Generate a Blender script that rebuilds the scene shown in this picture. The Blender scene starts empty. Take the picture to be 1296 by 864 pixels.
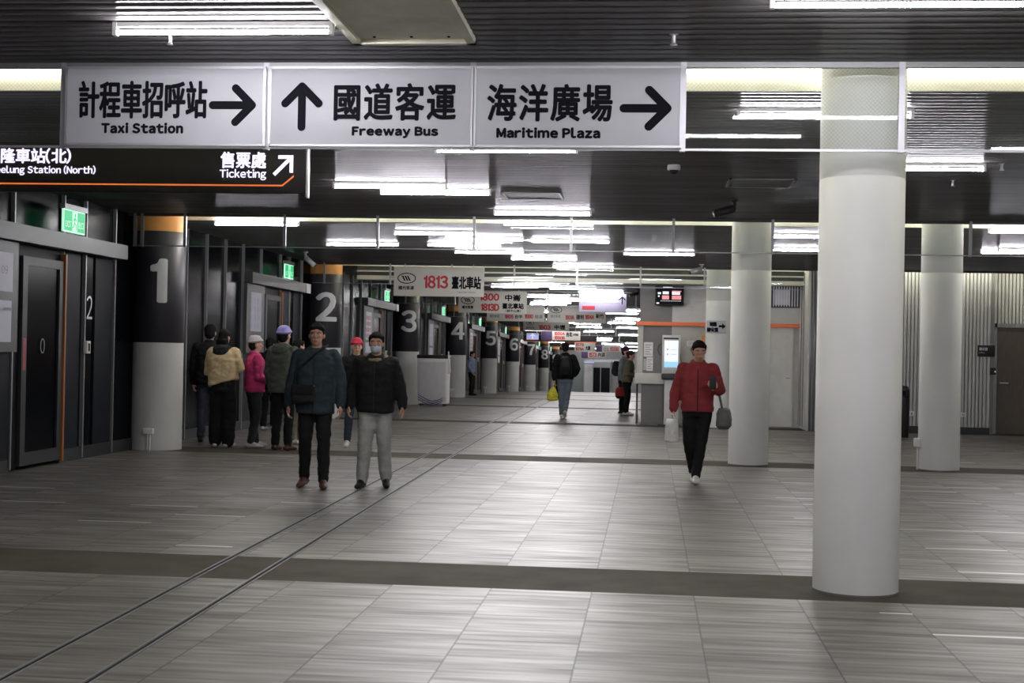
import bpy, bmesh, math, random
from mathutils import Vector, Matrix, noise
import numpy as np

random.seed(7)
SC = bpy.context.scene
COL = SC.collection
PI = math.pi

# ------------------------------------------------------------------ camera
FPX, YAW, PITCH, ROLL, HC = 1713.0, .0974, .0056, .0194, 1.5
cy, sy = math.cos(YAW), math.sin(YAW)
cp, sp = math.cos(PITCH), math.sin(PITCH)
cr, sr = math.cos(ROLL), math.sin(ROLL)
R0 = Vector((cy, sy, 0))
FW = Vector((-sy, cy, 0)) * cp + Vector((0, 0, 1)) * sp
UP = Vector((0, 0, 1)) * cp - Vector((-sy, cy, 0)) * sp
O = Vector((0, 0, HC))
cam = bpy.data.cameras.new('camera')
cam.sensor_fit = 'HORIZONTAL'
cam.sensor_width = 36
cam.lens = FPX / 1296 * 36
cam.clip_start = .1
cam.clip_end = 400
camo = bpy.data.objects.new('camera', cam)
COL.objects.link(camo)
right = R0 * cr + UP * sr
upv = UP * cr - R0 * sr
camo.matrix_world = Matrix.Translation(O) @ Matrix((right, upv, -FW)).transposed().to_4x4()
SC.camera = camo

# ------------------------------------------------------------------ world and exposure
w = bpy.data.worlds.new('world')
SC.world = w
w.use_nodes = True
w.node_tree.nodes['Background'].inputs[0].default_value = (.01, .011, .013, 1)
w.node_tree.nodes['Background'].inputs[1].default_value = 1
SC.view_settings.view_transform = 'Standard'
SC.view_settings.look = 'None'
SC.view_settings.gamma = 1
SC.view_settings.use_curve_mapping = False
SC.view_settings.exposure = 0.0
TUBE_L = 140.0          # radiance of the fluorescent tubes
COVE_L = 15.0           # radiance of the strips in the ceiling slots


# ------------------------------------------------------------------ measuring helpers
def drop(Y):           # the hall's floor and ceiling fall away gently in the distance
    if Y < 14: return 0.
    if Y > 92: return .00022 * 78 ** 2 + .00044 * 78 * (Y - 92)
    return .00022 * (Y - 14) ** 2


def ray(x, y):
    a, b = x - 648, y - 432
    a, b = a * cr + b * sr, -a * sr + b * cr
    return FW + R0 * (a / FPX) - UP * (b / FPX)


def atY(x, y, Y):
    r = ray(x, y)
    return O + r * (Y / r.y)


def atX(x, y, X):
    r = ray(x, y)
    return O + r * (X / r.x)


def atZ(x, y, z=0.):   # on the surface z above the (falling) floor
    r = ray(x, y)
    best, bp = 1e9, None
    Y = 2.
    while Y < 108:
        P = O + r * (Y / r.y)
        e = abs(P.z - (z - drop(Y)))
        if e < best: best, bp = e, P
        Y += .02 if Y < 40 else .1
    return bp


S, Y1 = 9.74, 8.82
ROW = [Y1 + S * i for i in range(11)]
ZC = 3.28


def XL(Y): return -6.84 + .006 * (Y - 18.56)     # line of the numbered pillars


# ------------------------------------------------------------------ materials
MATS = {}


def nodes_of(m):
    m.use_nodes = True
    return m.node_tree.nodes, m.node_tree.links, m.node_tree.nodes['Principled BSDF']


def mat(name, col, rough=.5, metal=0., var=.06, scale=6., bump=0., emit=None, es=0., spec=.5, stretch=(1, 1, 1)):
    m = bpy.data.materials.new(name)
    n, l, p = nodes_of(m)
    p.inputs['Roughness'].default_value = rough
    p.inputs['Metallic'].default_value = metal
    p.inputs['Specular IOR Level'].default_value = spec
    tc = n.new('ShaderNodeTexCoord')
    mp = n.new('ShaderNodeMapping')
    mp.inputs['Scale'].default_value = stretch
    l.new(tc.outputs['Object'], mp.inputs[0])
    nz = n.new('ShaderNodeTexNoise')
    nz.inputs['Scale'].default_value = scale
    nz.inputs['Detail'].default_value = 4
    l.new(mp.outputs[0], nz.inputs[0])
    rp = n.new('ShaderNodeValToRGB')
    c = list(col)[:3]
    rp.color_ramp.elements[0].position = .3
    rp.color_ramp.elements[1].position = .7
    rp.color_ramp.elements[0].color = [max(0, v * (1 - var)) for v in c] + [1]
    rp.color_ramp.elements[1].color = [min(1, v * (1 + var)) for v in c] + [1]
    l.new(nz.outputs[0], rp.inputs[0])
    l.new(rp.outputs[0], p.inputs['Base Color'])
    if bump:
        b = n.new('ShaderNodeBump')
        b.inputs['Strength'].default_value = bump
        b.inputs['Distance'].default_value = .01
        l.new(nz.outputs[0], b.inputs['Height'])
        l.new(b.outputs[0], p.inputs['Normal'])
    if emit:
        p.inputs['Emission Color'].default_value = list(emit) + [1]
        p.inputs['Emission Strength'].default_value = es
    MATS[name] = m
    return m


def s2l(r, g, b):
    f = lambda v: (v / 255 / 12.92) if v / 255 < .04045 else ((v / 255 + .055) / 1.055) ** 2.4
    return (f(r), f(g), f(b))


M = dict(
    white_sign=mat('sign_white', (.42, .43, .465), .45, var=.02),
    cream_sign=mat('sign_cream', (.52, .505, .45), .5, var=.04, scale=3),
    lilac=mat('sign_lilac', (.36, .34, .46), .5, var=.03),
    ink=mat('black_ink', (.006, .006, .010), .7, spec=.08),
    red_ink=mat('red_ink', (.42, .015, .02), .5),
    grey_ink=mat('grey_ink', (.2, .2, .22), .6),
    alu=mat('aluminium', (.46, .46, .49), .42, .6, var=.04),
    alu_dull=mat('dull_aluminium', (.27, .275, .285), .45, .6, var=.05),
    steel_dark=mat('dark_steel', (.030, .032, .036), .5, .3),
    header=mat('header_metal', (.065, .067, .07), .45, .3, var=.06, scale=3),
    black_panel=mat('black_panel', (.008, .009, .0115), .5, spec=.08),
    navy_panel=mat('navy_panel', (.010, .0125, .017), .5, spec=.1),
    dark_glass=mat('night_glass', (.003, .004, .0055), .22, spec=.04),
    rib_wall=mat('ribbed_wall_paint', (.40, .405, .39), .5, var=.04),
    white_paint=mat('white_paint', (.56, .565, .56), .5, var=.05, scale=2.2, bump=.05),
    column_white=mat('column_paint', (.60, .605, .59), .6, var=.045, scale=1.7, bump=.04),
    pillar_white=mat('pillar_base_paint', (.50, .505, .49), .5, var=.07, scale=2.5),
    pillar_black=mat('pillar_black_film', (.022, .021, .028), .42, var=.1, scale=2),
    orange=mat('orange_paint', (.74, .32, .07), .5),
    orange_line=mat('orange_line', (.75, .16, .045), .45),
    numeral=mat('silver_numeral', (.68, .69, .69), .45, .0, var=.04),
    cove=mat('cove_lining', (.78, .77, .70), .6),
    booth_dark=mat('booth_dark_grey', (.155, .152, .148), .5),
    booth_light=mat('booth_light_grey', (.50, .50, .49), .5),
    booth_beige=mat('booth_beige', (.44, .425, .385), .5),
    booth_base=mat('booth_base_grey', (.12, .116, .112), .5),
    door_white=mat('door_white', (.58, .58, .55), .45),
    door_wood=mat('door_brown', (.085, .066, .052), .5, var=.15, stretch=(8, 8, .6)),
    plastic_black=mat('black_plastic', (.018, .017, .017), .45, spec=.25),
    plastic_white=mat('white_plastic', (.68, .68, .66), .4),
    yellow_edge=mat('orange_edge', (.32, .11, .03), .5),
    hatch=mat('hatch_beige', (.78, .76, .62), .5, var=.08),
    camera_white=mat('camera_casing', (.35, .35, .35), .4),
    wall_plain=mat('plain_wall', (.42, .42, .41), .6),
    far_glass=mat('far_frosted_wall', (.30, .35, .34), .3),
    red_tape=mat('red_film', (.35, .03, .03), .4),
)
def emi(name, col, s, base=(.5, .5, .5)):
    m = bpy.data.materials.new(name)
    n, l, p = nodes_of(m)
    p.inputs['Base Color'].default_value = list(base) + [1]
    p.inputs['Emission Color'].default_value = list(col) + [1]
    p.inputs['Emission Strength'].default_value = s
    M[name] = m
    return m


emi('tube_glow', (1, .965, 1), TUBE_L)
emi('cove_glow', (1, .96, .80), COVE_L)
emi('exit_green', (.015, .55, .20), .85, (.02, .3, .12))
emi('exit_white', (.50, .95, .68), .95)
emi('sign_glow', (.80, .74, 1), 1.15)
emi('screen_white', (.80, .86, 1), .85)
emi('screen_blue', (.10, .55, .85), .8)
emi('screen_red', (.75, .03, .08), .8)
emi('screen_pale', (.62, .60, .72), .13, (.28, .28, .33))
emi('screen_glare', (.9, .92, 1), .8)
emi('orange_glow', (1, .22, .05), .55, (.7, .15, .04))
emi('arrow_blue', (.35, .38, .95), .5)
emi('purple_lit', (.10, .05, .20), .06, (.045, .025, .085))


def floor_material():
    m = bpy.data.materials.new('floor_tiles')
    n, l, p = nodes_of(m)
    N = lambda t: n.new('ShaderNode' + t)

    def math_(op, a, b=None, c=None):
        q = N('Math')
        q.operation = op
        for i, v in enumerate((a, b, c)):
            if v is None: continue
            if isinstance(v, (int, float)): q.inputs[i].default_value = v
            else: l.new(v, q.inputs[i])
        return q.outputs[0]
    tc = N('TexCoord')
    sx = N('SeparateXYZ')
    l.new(tc.outputs['Object'], sx.inputs[0])
    Xr, Yr = sx.outputs[0], sx.outputs[1]
    X = math_('ADD', math_('SUBTRACT', Xr, math_('MULTIPLY', Yr, .0045)), .333)
    yb = math_('FLOORED_MODULO', math_('SUBTRACT', Yr, 9.345), S)       # 0 at the far edge of each dark band
    band = math_('GREATER_THAN', yb, S - .91)
    tx = math_('DIVIDE', X, .628)
    ty = math_('DIVIDE', math_('ADD', yb, .16), .5773)
    fx = math_('FRACT', tx)
    fy = math_('FRACT', ty)
    ix = math_('FLOOR', tx)
    iy = math_('ADD', math_('FLOOR', ty), math_('MULTIPLY', math_('FLOOR', math_('DIVIDE', math_('SUBTRACT', Yr, 9.345), S)), 20))
    gx = math_('GREATER_THAN', math_('ABSOLUTE', math_('SUBTRACT', fx, .5)), .4922)
    gy = math_('GREATER_THAN', math_('ABSOLUTE', math_('SUBTRACT', fy, .5)), .4955)
    cmb = N('CombineXYZ')
    l.new(ix, cmb.inputs[0])
    l.new(iy, cmb.inputs[1])
    wn = N('TexWhiteNoise')
    wn.noise_dimensions = '2D'
    l.new(cmb.outputs[0], wn.inputs['Vector'])
    # streaks across the hall, shifted per tile
    cm2 = N('CombineXYZ')
    l.new(math_('ADD', math_('MULTIPLY', Xr, .9), math_('MULTIPLY', wn.outputs[0], 30)), cm2.inputs[0])
    l.new(math_('MULTIPLY', Yr, 11), cm2.inputs[1])
    nz = N('TexNoise')
    nz.inputs['Scale'].default_value = 1.5
    nz.inputs['Detail'].default_value = 5
    l.new(cm2.outputs[0], nz.inputs[0])
    cm3 = N('CombineXYZ')
    l.new(math_('ADD', math_('MULTIPLY', Xr, .5), math_('MULTIPLY', wn.outputs[0], 17)), cm3.inputs[0])
    l.new(math_('MULTIPLY', Yr, 2.2), cm3.inputs[1])
    nz2 = N('TexNoise')
    nz2.inputs['Scale'].default_value = 1.6
    nz2.inputs['Detail'].default_value = 3
    l.new(cm3.outputs[0], nz2.inputs[0])
    st = math_('ADD', math_('MULTIPLY', nz.outputs[0], .6), math_('MULTIPLY', nz2.outputs[0], .4))
    rp = N('ValToRGB')
    e = rp.color_ramp.elements
    e[0].position, e[1].position = .36, .64
    e[0].color = (.048, .0445, .039, 1)
    e[1].color = (.182, .172, .153, 1)
    l.new(st, rp.inputs[0])
    # glints of raised tile edges, painted as pale joints on a few tiles
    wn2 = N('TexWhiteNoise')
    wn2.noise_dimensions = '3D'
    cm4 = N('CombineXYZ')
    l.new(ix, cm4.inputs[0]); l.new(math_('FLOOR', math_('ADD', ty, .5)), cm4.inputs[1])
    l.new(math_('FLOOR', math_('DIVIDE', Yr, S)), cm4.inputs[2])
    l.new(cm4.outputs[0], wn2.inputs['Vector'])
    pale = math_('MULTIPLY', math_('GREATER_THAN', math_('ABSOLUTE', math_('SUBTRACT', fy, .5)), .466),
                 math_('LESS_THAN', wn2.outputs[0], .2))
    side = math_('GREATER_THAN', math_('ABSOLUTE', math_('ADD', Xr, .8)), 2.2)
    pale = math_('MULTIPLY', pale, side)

    def mix(f, a, b):
        q = N('Mix')
        q.data_type = 'RGBA'
        l.new(f, q.inputs[0])
        for i, v in ((6, a), (7, b)):
            if isinstance(v, tuple): q.inputs[i].default_value = v
            else: l.new(v, q.inputs[i])
        return q.outputs[2]
    c = mix(math_('MULTIPLY', gy, .33), rp.outputs[0], (.05, .047, .043, 1))
    c = mix(gx, c, (.016, .015, .014, 1))
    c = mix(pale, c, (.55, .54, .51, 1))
    nb = N('TexNoise')
    nb.inputs['Scale'].default_value = 2.5
    nb.inputs['Detail'].default_value = 6
    l.new(tc.outputs['Object'], nb.inputs[0])
    rb = N('ValToRGB')
    rb.color_ramp.elements[0].position, rb.color_ramp.elements[1].position = .35, .7
    rb.color_ramp.elements[0].color = (.042, .037, .029, 1)
    rb.color_ramp.elements[1].color = (.068, .060, .046, 1)
    l.new(nb.outputs[0], rb.inputs[0])
    c = mix(band, c, rb.outputs[0])
    l.new(c, p.inputs['Base Color'])
    ro = N('MapRange')
    ro.inputs['From Min'].default_value, ro.inputs['From Max'].default_value = .35, .65
    ro.inputs['To Min'].default_value, ro.inputs['To Max'].default_value = .50, .33
    l.new(st, ro.inputs[0])
    r2 = math_('ADD', math_('MULTIPLY', math_('SUBTRACT', 1, band), ro.outputs[0]), math_('MULTIPLY', band, .75))
    l.new(r2, p.inputs['Roughness'])
    l.new(math_('SUBTRACT', .5, math_('MULTIPLY', band, .4)), p.inputs['Specular IOR Level'])
    bm_ = N('Bump')
    bm_.inputs['Strength'].default_value = .25
    bm_.inputs['Distance'].default_value = .004
    l.new(st, bm_.inputs['Height'])
    l.new(bm_.outputs[0], p.inputs['Normal'])
    return m


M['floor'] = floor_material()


def ceiling_material():
    """dark anodised slats: dull body under an even satin sheen"""
    m = mat('ceiling_slats', (.105, .102, .103), .5, .0, var=.18, scale=2, stretch=(.25, 3, 1), spec=0)
    n, l, p = nodes_of(m)
    out = [q for q in n if q.type == 'OUTPUT_MATERIAL'][0]
    g = n.new('ShaderNodeBsdfGlossy')
    g.inputs['Roughness'].default_value = .15
    g.inputs['Color'].default_value = (.95, .94, 1, 1)
    lw = n.new('ShaderNodeLayerWeight')
    lw.inputs[0].default_value = .5
    mr = n.new('ShaderNodeMapRange')
    mr.inputs['From Min'].default_value, mr.inputs['From Max'].default_value = .6, 1
    mr.inputs['To Min'].default_value, mr.inputs['To Max'].default_value = .08, .125
    l.new(lw.outputs['Facing'], mr.inputs[0])
    mx = n.new('ShaderNodeMixShader')
    l.new(mr.outputs[0], mx.inputs[0])
    l.new(p.outputs[0], mx.inputs[1])
    l.new(g.outputs[0], mx.inputs[2])
    l.new(mx.outputs[0], out.inputs[0])
    return m


M['ceil'] = ceiling_material()


def glass_material(mesh=True):
    m = bpy.data.materials.new('wired_glass')
    n, l, p = nodes_of(m)
    N = lambda t: n.new('ShaderNode' + t)
    out = [q for q in n if q.type == 'OUTPUT_MATERIAL'][0]
    tr = N('BsdfTransparent')
    tr.inputs[0].default_value = (.975, .985, .98, 1)
    gl = N('BsdfGlossy')
    gl.inputs['Roughness'].default_value = .02
    gl.inputs['Color'].default_value = (.9, 1, .95, 1)
    fr = N('LayerWeight')
    fr.inputs[0].default_value = .18
    mx = N('MixShader')
    l.new(fr.outputs['Fresnel'], mx.inputs[0])
    l.new(tr.outputs[0], mx.inputs[1])
    l.new(gl.outputs[0], mx.inputs[2])
    last = mx.outputs[0]
    # diamond wire grid
    tc = N('TexCoord')
    sx = N('SeparateXYZ')
    l.new(tc.outputs['Object'], sx.inputs[0])

    def mth(op, a, b=None):
        q = N('Math')
        q.operation = op
        for i, v in enumerate((a, b)):
            if v is None: continue
            if isinstance(v, (int, float)): q.inputs[i].default_value = v
            else: l.new(v, q.inputs[i])
        return q.outputs[0]
    a = mth('FRACT', mth('DIVIDE', mth('ADD', sx.outputs[0], sx.outputs[2]), .026))
    b = mth('FRACT', mth('DIVIDE', mth('SUBTRACT', sx.outputs[0], sx.outputs[2]), .026))
    wire = mth('MAXIMUM', mth('LESS_THAN', a, .1), mth('LESS_THAN', b, .1))
    df = N('BsdfDiffuse')
    df.inputs[0].default_value = (.35, .36, .34, 1)
    mx2 = N('MixShader')
    l.new(mth('MULTIPLY', wire, .13), mx2.inputs[0])
    l.new(last, mx2.inputs[1])
    l.new(df.outputs[0], mx2.inputs[2])
    l.new(mx2.outputs[0], out.inputs[0])
    return m


M['glass'] = glass_material()


# ------------------------------------------------------------------ mesh building
class MB:
    def __init__(self):
        self.v, self.f, self.s = [], [], []

    def add(self, vs, fs, smooth=False):
        o = len(self.v)
        self.v += [tuple(q) for q in vs]
        self.f += [tuple(i + o for i in q) for q in fs]
        self.s += [smooth] * len(fs)
        return self

    def box(self, x0, x1, y0, y1, z0, z1, nx=1, ny=1):
        vs, fs = [], []
        for a, b in ((0, 0),):
            pass
        xs = [x0 + (x1 - x0) * i / nx for i in range(nx + 1)]
        ys = [y0 + (y1 - y0) * i / ny for i in range(ny + 1)]
        idx = {}

        def V(i, j, k):
            if (i, j, k) not in idx:
                idx[(i, j, k)] = len(vs)
                vs.append((xs[i], ys[j], z1 if k else z0))
            return idx[(i, j, k)]
        for i in range(nx):
            for j in range(ny):
                fs.append((V(i, j, 1), V(i + 1, j, 1), V(i + 1, j + 1, 1), V(i, j + 1, 1)))
                fs.append((V(i, j, 0), V(i, j + 1, 0), V(i + 1, j + 1, 0), V(i + 1, j, 0)))
        for i in range(nx):
            fs.append((V(i, 0, 0), V(i + 1, 0, 0), V(i + 1, 0, 1), V(i, 0, 1)))
            fs.append((V(i + 1, ny, 0), V(i, ny, 0), V(i, ny, 1), V(i + 1, ny, 1)))
        for j in range(ny):
            fs.append((V(0, j + 1, 0), V(0, j, 0), V(0, j, 1), V(0, j + 1, 1)))
            fs.append((V(nx, j, 0), V(nx, j + 1, 0), V(nx, j + 1, 1), V(nx, j, 1)))
        return self.add(vs, fs)

    def bbox(self, x0, x1, y0, y1, z0, z1, r=.01):       # box with rounded edges
        bm = bmesh.new()
        bmesh.ops.create_cube(bm, size=1)
        for q in bm.verts:
            q.co = Vector(((x0 + x1) / 2 + q.co.x * (x1 - x0), (y0 + y1) / 2 + q.co.y * (y1 - y0), (z0 + z1) / 2 + q.co.z * (z1 - z0)))
        bmesh.ops.bevel(bm, geom=bm.edges[:], offset=r, segments=3, affect='EDGES', profile=.5)
        return self.bm(bm, True)

    def bm(self, bm, smooth=False):
        bm.verts.index_update()
        self.add([q.co[:] for q in bm.verts], [[q.index for q in f.verts] for f in bm.faces], smooth)
        bm.free()
        return self

    def lathe(self, c, prof, n=32, smooth=True, caps=True):     # prof [(r, z)] about the vertical through c
        vs, fs = [], []
        for r, z in prof:
            for i in range(n):
                a = 2 * PI * i / n
                vs.append((c[0] + r * math.cos(a), c[1] + r * math.sin(a), c[2] + z))
        for k in range(len(prof) - 1):
            for i in range(n):
                j = (i + 1) % n
                fs.append((k * n + i, k * n + j, (k + 1) * n + j, (k + 1) * n + i))
        self.add(vs, fs, smooth)
        if caps:
            self.add(vs[:n][::-1], [tuple(range(n))])
            self.add(vs[-n:], [tuple(range(n))])
        return self

    def tube(self, pts, rad, n=10, smooth=True, flat=None, ends=True):
        """round tube with a radius per point and rounded ends; flat=(axis vector, factor) squashes it"""
        pts = [Vector(q) for q in pts]
        if not isinstance(rad, (list, tuple)): rad = [rad] * len(pts)
        P, R = [], []
        if ends:
            d = (pts[1] - pts[0]).normalized()
            for t in (.98, .8, .45):
                P.append(pts[0] - d * rad[0] * t)
                R.append(rad[0] * math.sqrt(max(0, 1 - t * t)))
        P += pts
        R += list(rad)
        if ends:
            d = (pts[-1] - pts[-2]).normalized()
            for t in (.45, .8, .98):
                P.append(pts[-1] + d * rad[-1] * t)
                R.append(rad[-1] * math.sqrt(max(0, 1 - t * t)))
        vs, fs = [], []
        u = None
        for i, q in enumerate(P):
            d = (P[min(i + 1, len(P) - 1)] - P[max(i - 1, 0)])
            if d.length < 1e-9: d = Vector((0, 0, 1))
            d.normalize()
            if u is None:
                u = Vector((1, 0, 0)) if abs(d.x) < .9 else Vector((0, 1, 0))
            u = (u - d * u.dot(d))
            if u.length < 1e-6: u = d.orthogonal()
            u.normalize()
            v = d.cross(u)
            for k in range(n):
                a = 2 * PI * k / n
                off = u * (R[i] * math.cos(a)) + v * (R[i] * math.sin(a))
                if flat:
                    ax = flat[0]
                    off = off - ax * (off.dot(ax) * (1 - flat[1]))
                vs.append(q + off)
        for i in range(len(P) - 1):
            for k in range(n):
                j = (k + 1) % n
                fs.append((i * n + k, i * n + j, (i + 1) * n + j, (i + 1) * n + k))
        fs.append(tuple(range(n))[::-1])
        fs.append(tuple((len(P) - 1) * n + k for k in range(n)))
        return self.add(vs, fs, smooth)

    def loft(self, rings, n=24, power=2.3):                    # rings [(cx, cy, z, rx, ry)]
        vs, fs = [], []
        for cx, cyy, z, rx, ry in rings:
            for k in range(n):
                a = 2 * PI * k / n
                c, s_ = math.cos(a), math.sin(a)
                vs.append((cx + rx * math.copysign(abs(c) ** (2 / power), c), cyy + ry * math.copysign(abs(s_) ** (2 / power), s_), z))
        for i in range(len(rings) - 1):
            for k in range(n):
                j = (k + 1) % n
                fs.append((i * n + k, i * n + j, (i + 1) * n + j, (i + 1) * n + k))
        fs.append(tuple(range(n))[::-1])
        fs.append(tuple((len(rings) - 1) * n + k for k in range(n)))
        return self.add(vs, fs, True)

    def ell(self, c, r, n=16, m=10, rot=None):
        vs, fs = [], []
        for i in range(1, m):
            t = PI * i / m
            for k in range(n):
                a = 2 * PI * k / n
                vs.append(Vector((r[0] * math.sin(t) * math.cos(a), r[1] * math.sin(t) * math.sin(a), r[2] * math.cos(t))))
        top, bot = len(vs), len(vs) + 1
        vs += [Vector((0, 0, r[2])), Vector((0, 0, -r[2]))]
        for i in range(m - 2):
            for k in range(n):
                j = (k + 1) % n
                fs.append((i * n + k, (i + 1) * n + k, (i + 1) * n + j, i * n + j))
        for k in range(n):
            j = (k + 1) % n
            fs.append((top, k, j))
            fs.append((bot, (m - 2) * n + j, (m - 2) * n + k))
        if rot is not None: vs = [rot @ q for q in vs]
        return self.add([q + Vector(c) for q in vs], fs, True)

    def prism(self, poly, y0, y1):                              # polygon [(x, z)] pushed along y
        n = len(poly)
        vs = [(x, y0, z) for x, z in poly] + [(x, y1, z) for x, z in poly]
        fs = [tuple(range(n)), tuple(range(n, 2 * n))[::-1]]
        for i in range(n):
            j = (i + 1) % n
            fs.append((j, i, n + i, n + j))
        return self.add(vs, fs)

    def warp(self, left=False):
        self.v = [(x + (.006 * (y - 18.56) if left else 0), y, z - drop(y)) for x, y, z in self.v]
        return self


def root_loc(o):
    while o.parent: o = o.parent
    return o.location


def obj(name, mb, m, parent=None, local=False):
    me = bpy.data.meshes.new(name)
    vs = mb.v
    if parent is not None and not local:
        L = root_loc(parent)
        vs = [(a - L.x, b - L.y, c - L.z) for a, b, c in vs]
    me.from_pydata(vs, [], mb.f)
    me.polygons.foreach_set('use_smooth', mb.s)
    me.update()
    bm = bmesh.new()
    bm.from_mesh(me)
    bmesh.ops.recalc_face_normals(bm, faces=bm.faces)
    bm.to_mesh(me)
    bm.free()
    ms = m if isinstance(m, (list, tuple)) else [m]
    for q in ms: me.materials.append(M[q] if isinstance(q, str) else q)
    o = bpy.data.objects.new(name, me)
    COL.objects.link(o)
    o.parent = parent
    return o


def flatobj(name, mb, m, parent=None, local=False):             # lettering: no normal recalculation
    me = bpy.data.meshes.new(name)
    vs = mb.v
    if parent is not None and not local:
        L = root_loc(parent)
        vs = [(a - L.x, b - L.y, c - L.z) for a, b, c in vs]
    me.from_pydata(vs, [], mb.f)
    me.materials.append(M[m])
    o = bpy.data.objects.new(name, me)
    COL.objects.link(o)
    o.parent = parent
    return o


def thing(name, label, cat, loc=(0, 0, 0), rz=0., group=None):
    o = bpy.data.objects.new(name, None)
    COL.objects.link(o)
    o.empty_display_size = .1
    o.location = loc
    o.rotation_euler = (0, 0, rz)
    return tag(o, label, cat, group)


def tag(o, label, cat, group=None):
    o['label'] = label
    o['category'] = cat
    o['kind'] = 'thing'
    if group: o['group'] = group
    return o


def struct(name, mb, m, parent=None):
    o = obj(name, mb, m, parent)
    if parent is None: o['kind'] = 'structure'
    return o


def sroot(name, loc=(0, 0, 0)):
    o = bpy.data.objects.new(name, None)
    COL.objects.link(o)
    o.location = loc
    o['kind'] = 'structure'
    return o


def dup(root, loc, label, rz=None):
    r = root.copy()
    COL.objects.link(r)
    r.location = loc
    r['label'] = label
    if rz is not None: r.rotation_euler = (0, 0, rz)
    for ch in list(root.children):
        c = ch.copy()
        COL.objects.link(c)
        c.parent = r
        for g in ch.children:
            d = g.copy()
            COL.objects.link(d)
            d.parent = c
    return r


ORD = ['first', 'second', 'third', 'fourth', 'fifth', 'sixth', 'seventh', 'eighth', 'ninth', 'tenth', 'eleventh', 'twelfth', 'thirteenth', 'fourteenth', 'fifteenth', 'sixteenth']

# ------------------------------------------------------------------ lettering
GL = {}


def glyph(ch):
    full = ch
    if ch == '1':
        return ([(.21, 0), (.30, 0), (.30, .733), (.235, .733), (.21, .67), (.16, .635), (.09, .62), (.09, .545), (.16, .55), (.21, .575)], [(0, 1, 2, 3, 4, 9), (4, 5, 8, 9), (5, 6, 7, 8)], .09, .30, False)
    if ch.isascii() and ch != ' ': full = chr(ord(ch) + 0xFEE0)
    if full in GL: return GL[full]
    c = bpy.data.curves.new('glyph', 'FONT')
    c.body = full
    c.size = 1
    c.resolution_u = 3
    o = bpy.data.objects.new('glyph', c)
    COL.objects.link(o)
    bpy.context.view_layer.update()
    me = o.to_mesh()
    vs = [(q.co.x, q.co.y) for q in me.vertices]
    fs = [tuple(q.vertices) for q in me.polygons]
    o.to_mesh_clear()
    bpy.data.objects.remove(o)
    bpy.data.curves.remove(c)
    xs = [q[0] for q in vs] or [0]
    GL[full] = (vs, fs, min(xs), max(xs), len(ch.encode()) > 1)
    return GL[full]


def line(body, track=.09, cjk_adv=1.0):
    vs, fs, x = [], [], 0.
    for ch in body:
        if ch == ' ':
            x += .30
            continue
        g = glyph(ch)
        if g[4]:
            ox = x
            adv = cjk_adv
        else:
            ox = x - g[2]
            adv = g[3] - g[2] + track
        o = len(vs)
        vs += [(a + ox, b) for a, b in g[0]]
        fs += [tuple(i + o for i in f) for f in g[1]]
        x += adv
    return vs, fs


def write(mb, body, x0, x1, z0, z1, y, bold=0., track=.09, adv=1.0, step=.0004, axis='Y', ky=-1):
    """text fitted to a box; on a plane facing -y (axis Y) or +x (axis X: x0..x1 run along +y)"""
    vs, fs = line(body, track, adv)
    if not vs: return mb
    ax = min(q[0] for q in vs)
    bx = max(q[0] for q in vs)
    az = min(q[1] for q in vs)
    bz = max(q[1] for q in vs)
    e = bold
    k = (x1 - x0 - 2 * e) / (bx - ax)
    kz = (z1 - z0 - 2 * e) / (bz - az)
    pts = [(x0 + e + (q[0] - ax) * k, z0 + e + (q[1] - az) * kz) for q in vs]
    offs = [(0, 0)]
    if e: offs = [(0, 0)] + [(e * math.cos(a), e * math.sin(a)) for a in [i * PI / 4 for i in range(8)]]
    for i, (dx, dz) in enumerate(offs):
        if axis == 'Y': mb.add([(a + dx, y - i * step, b + dz) for a, b in pts], fs)
        else: mb.add([(y + i * step, a + dx, b + dz) for a, b in pts], fs)
    return mb


def arrow_poly(cx, cz, s, ang, t=.17):
    """arrow with a shaft and two thick rounded barbs, as bars; returns list of (p, q, r)"""
    d = Vector((math.cos(ang), math.sin(ang)))
    n_ = Vector((-d.y, d.x))
    c = Vector((cx, cz))
    tip = c + d * (s * .5)
    tail = c - d * (s * .5)
    b1 = tip - d * (s * .42) + n_ * (s * .42)
    b2 = tip - d * (s * .42) - n_ * (s * .42)
    return [(tail, tip, t * s / 2), (b1, tip, t * s / 2), (b2, tip, t * s / 2)]


def bars(mb, lst, y, step=.0006, round_=True, ysign=-1):
    for i, (p, q, r) in enumerate(lst):
        d = (q - p).normalized()
        n_ = Vector((-d.y, d.x))
        poly = []
        if round_:
            for k in range(9):
                a = -PI / 2 + PI * k / 8
                poly.append(q + d * (r * math.cos(a)) + n_ * (r * math.sin(a)))
            for k in range(9):
                a = PI / 2 + PI * k / 8
                poly.append(p + d * (r * math.cos(a)) + n_ * (r * math.sin(a)))
        else:
            poly = [p - n_ * r, q - n_ * r, q + n_ * r, p + n_ * r]
        mb.add([(a.x, y - i * step, a.y) for a in poly], [tuple(range(len(poly)))])
    return mb


# ================================================================== LARGE STRUCTURE
XW0, XW1 = -9.2, 9.6
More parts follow.
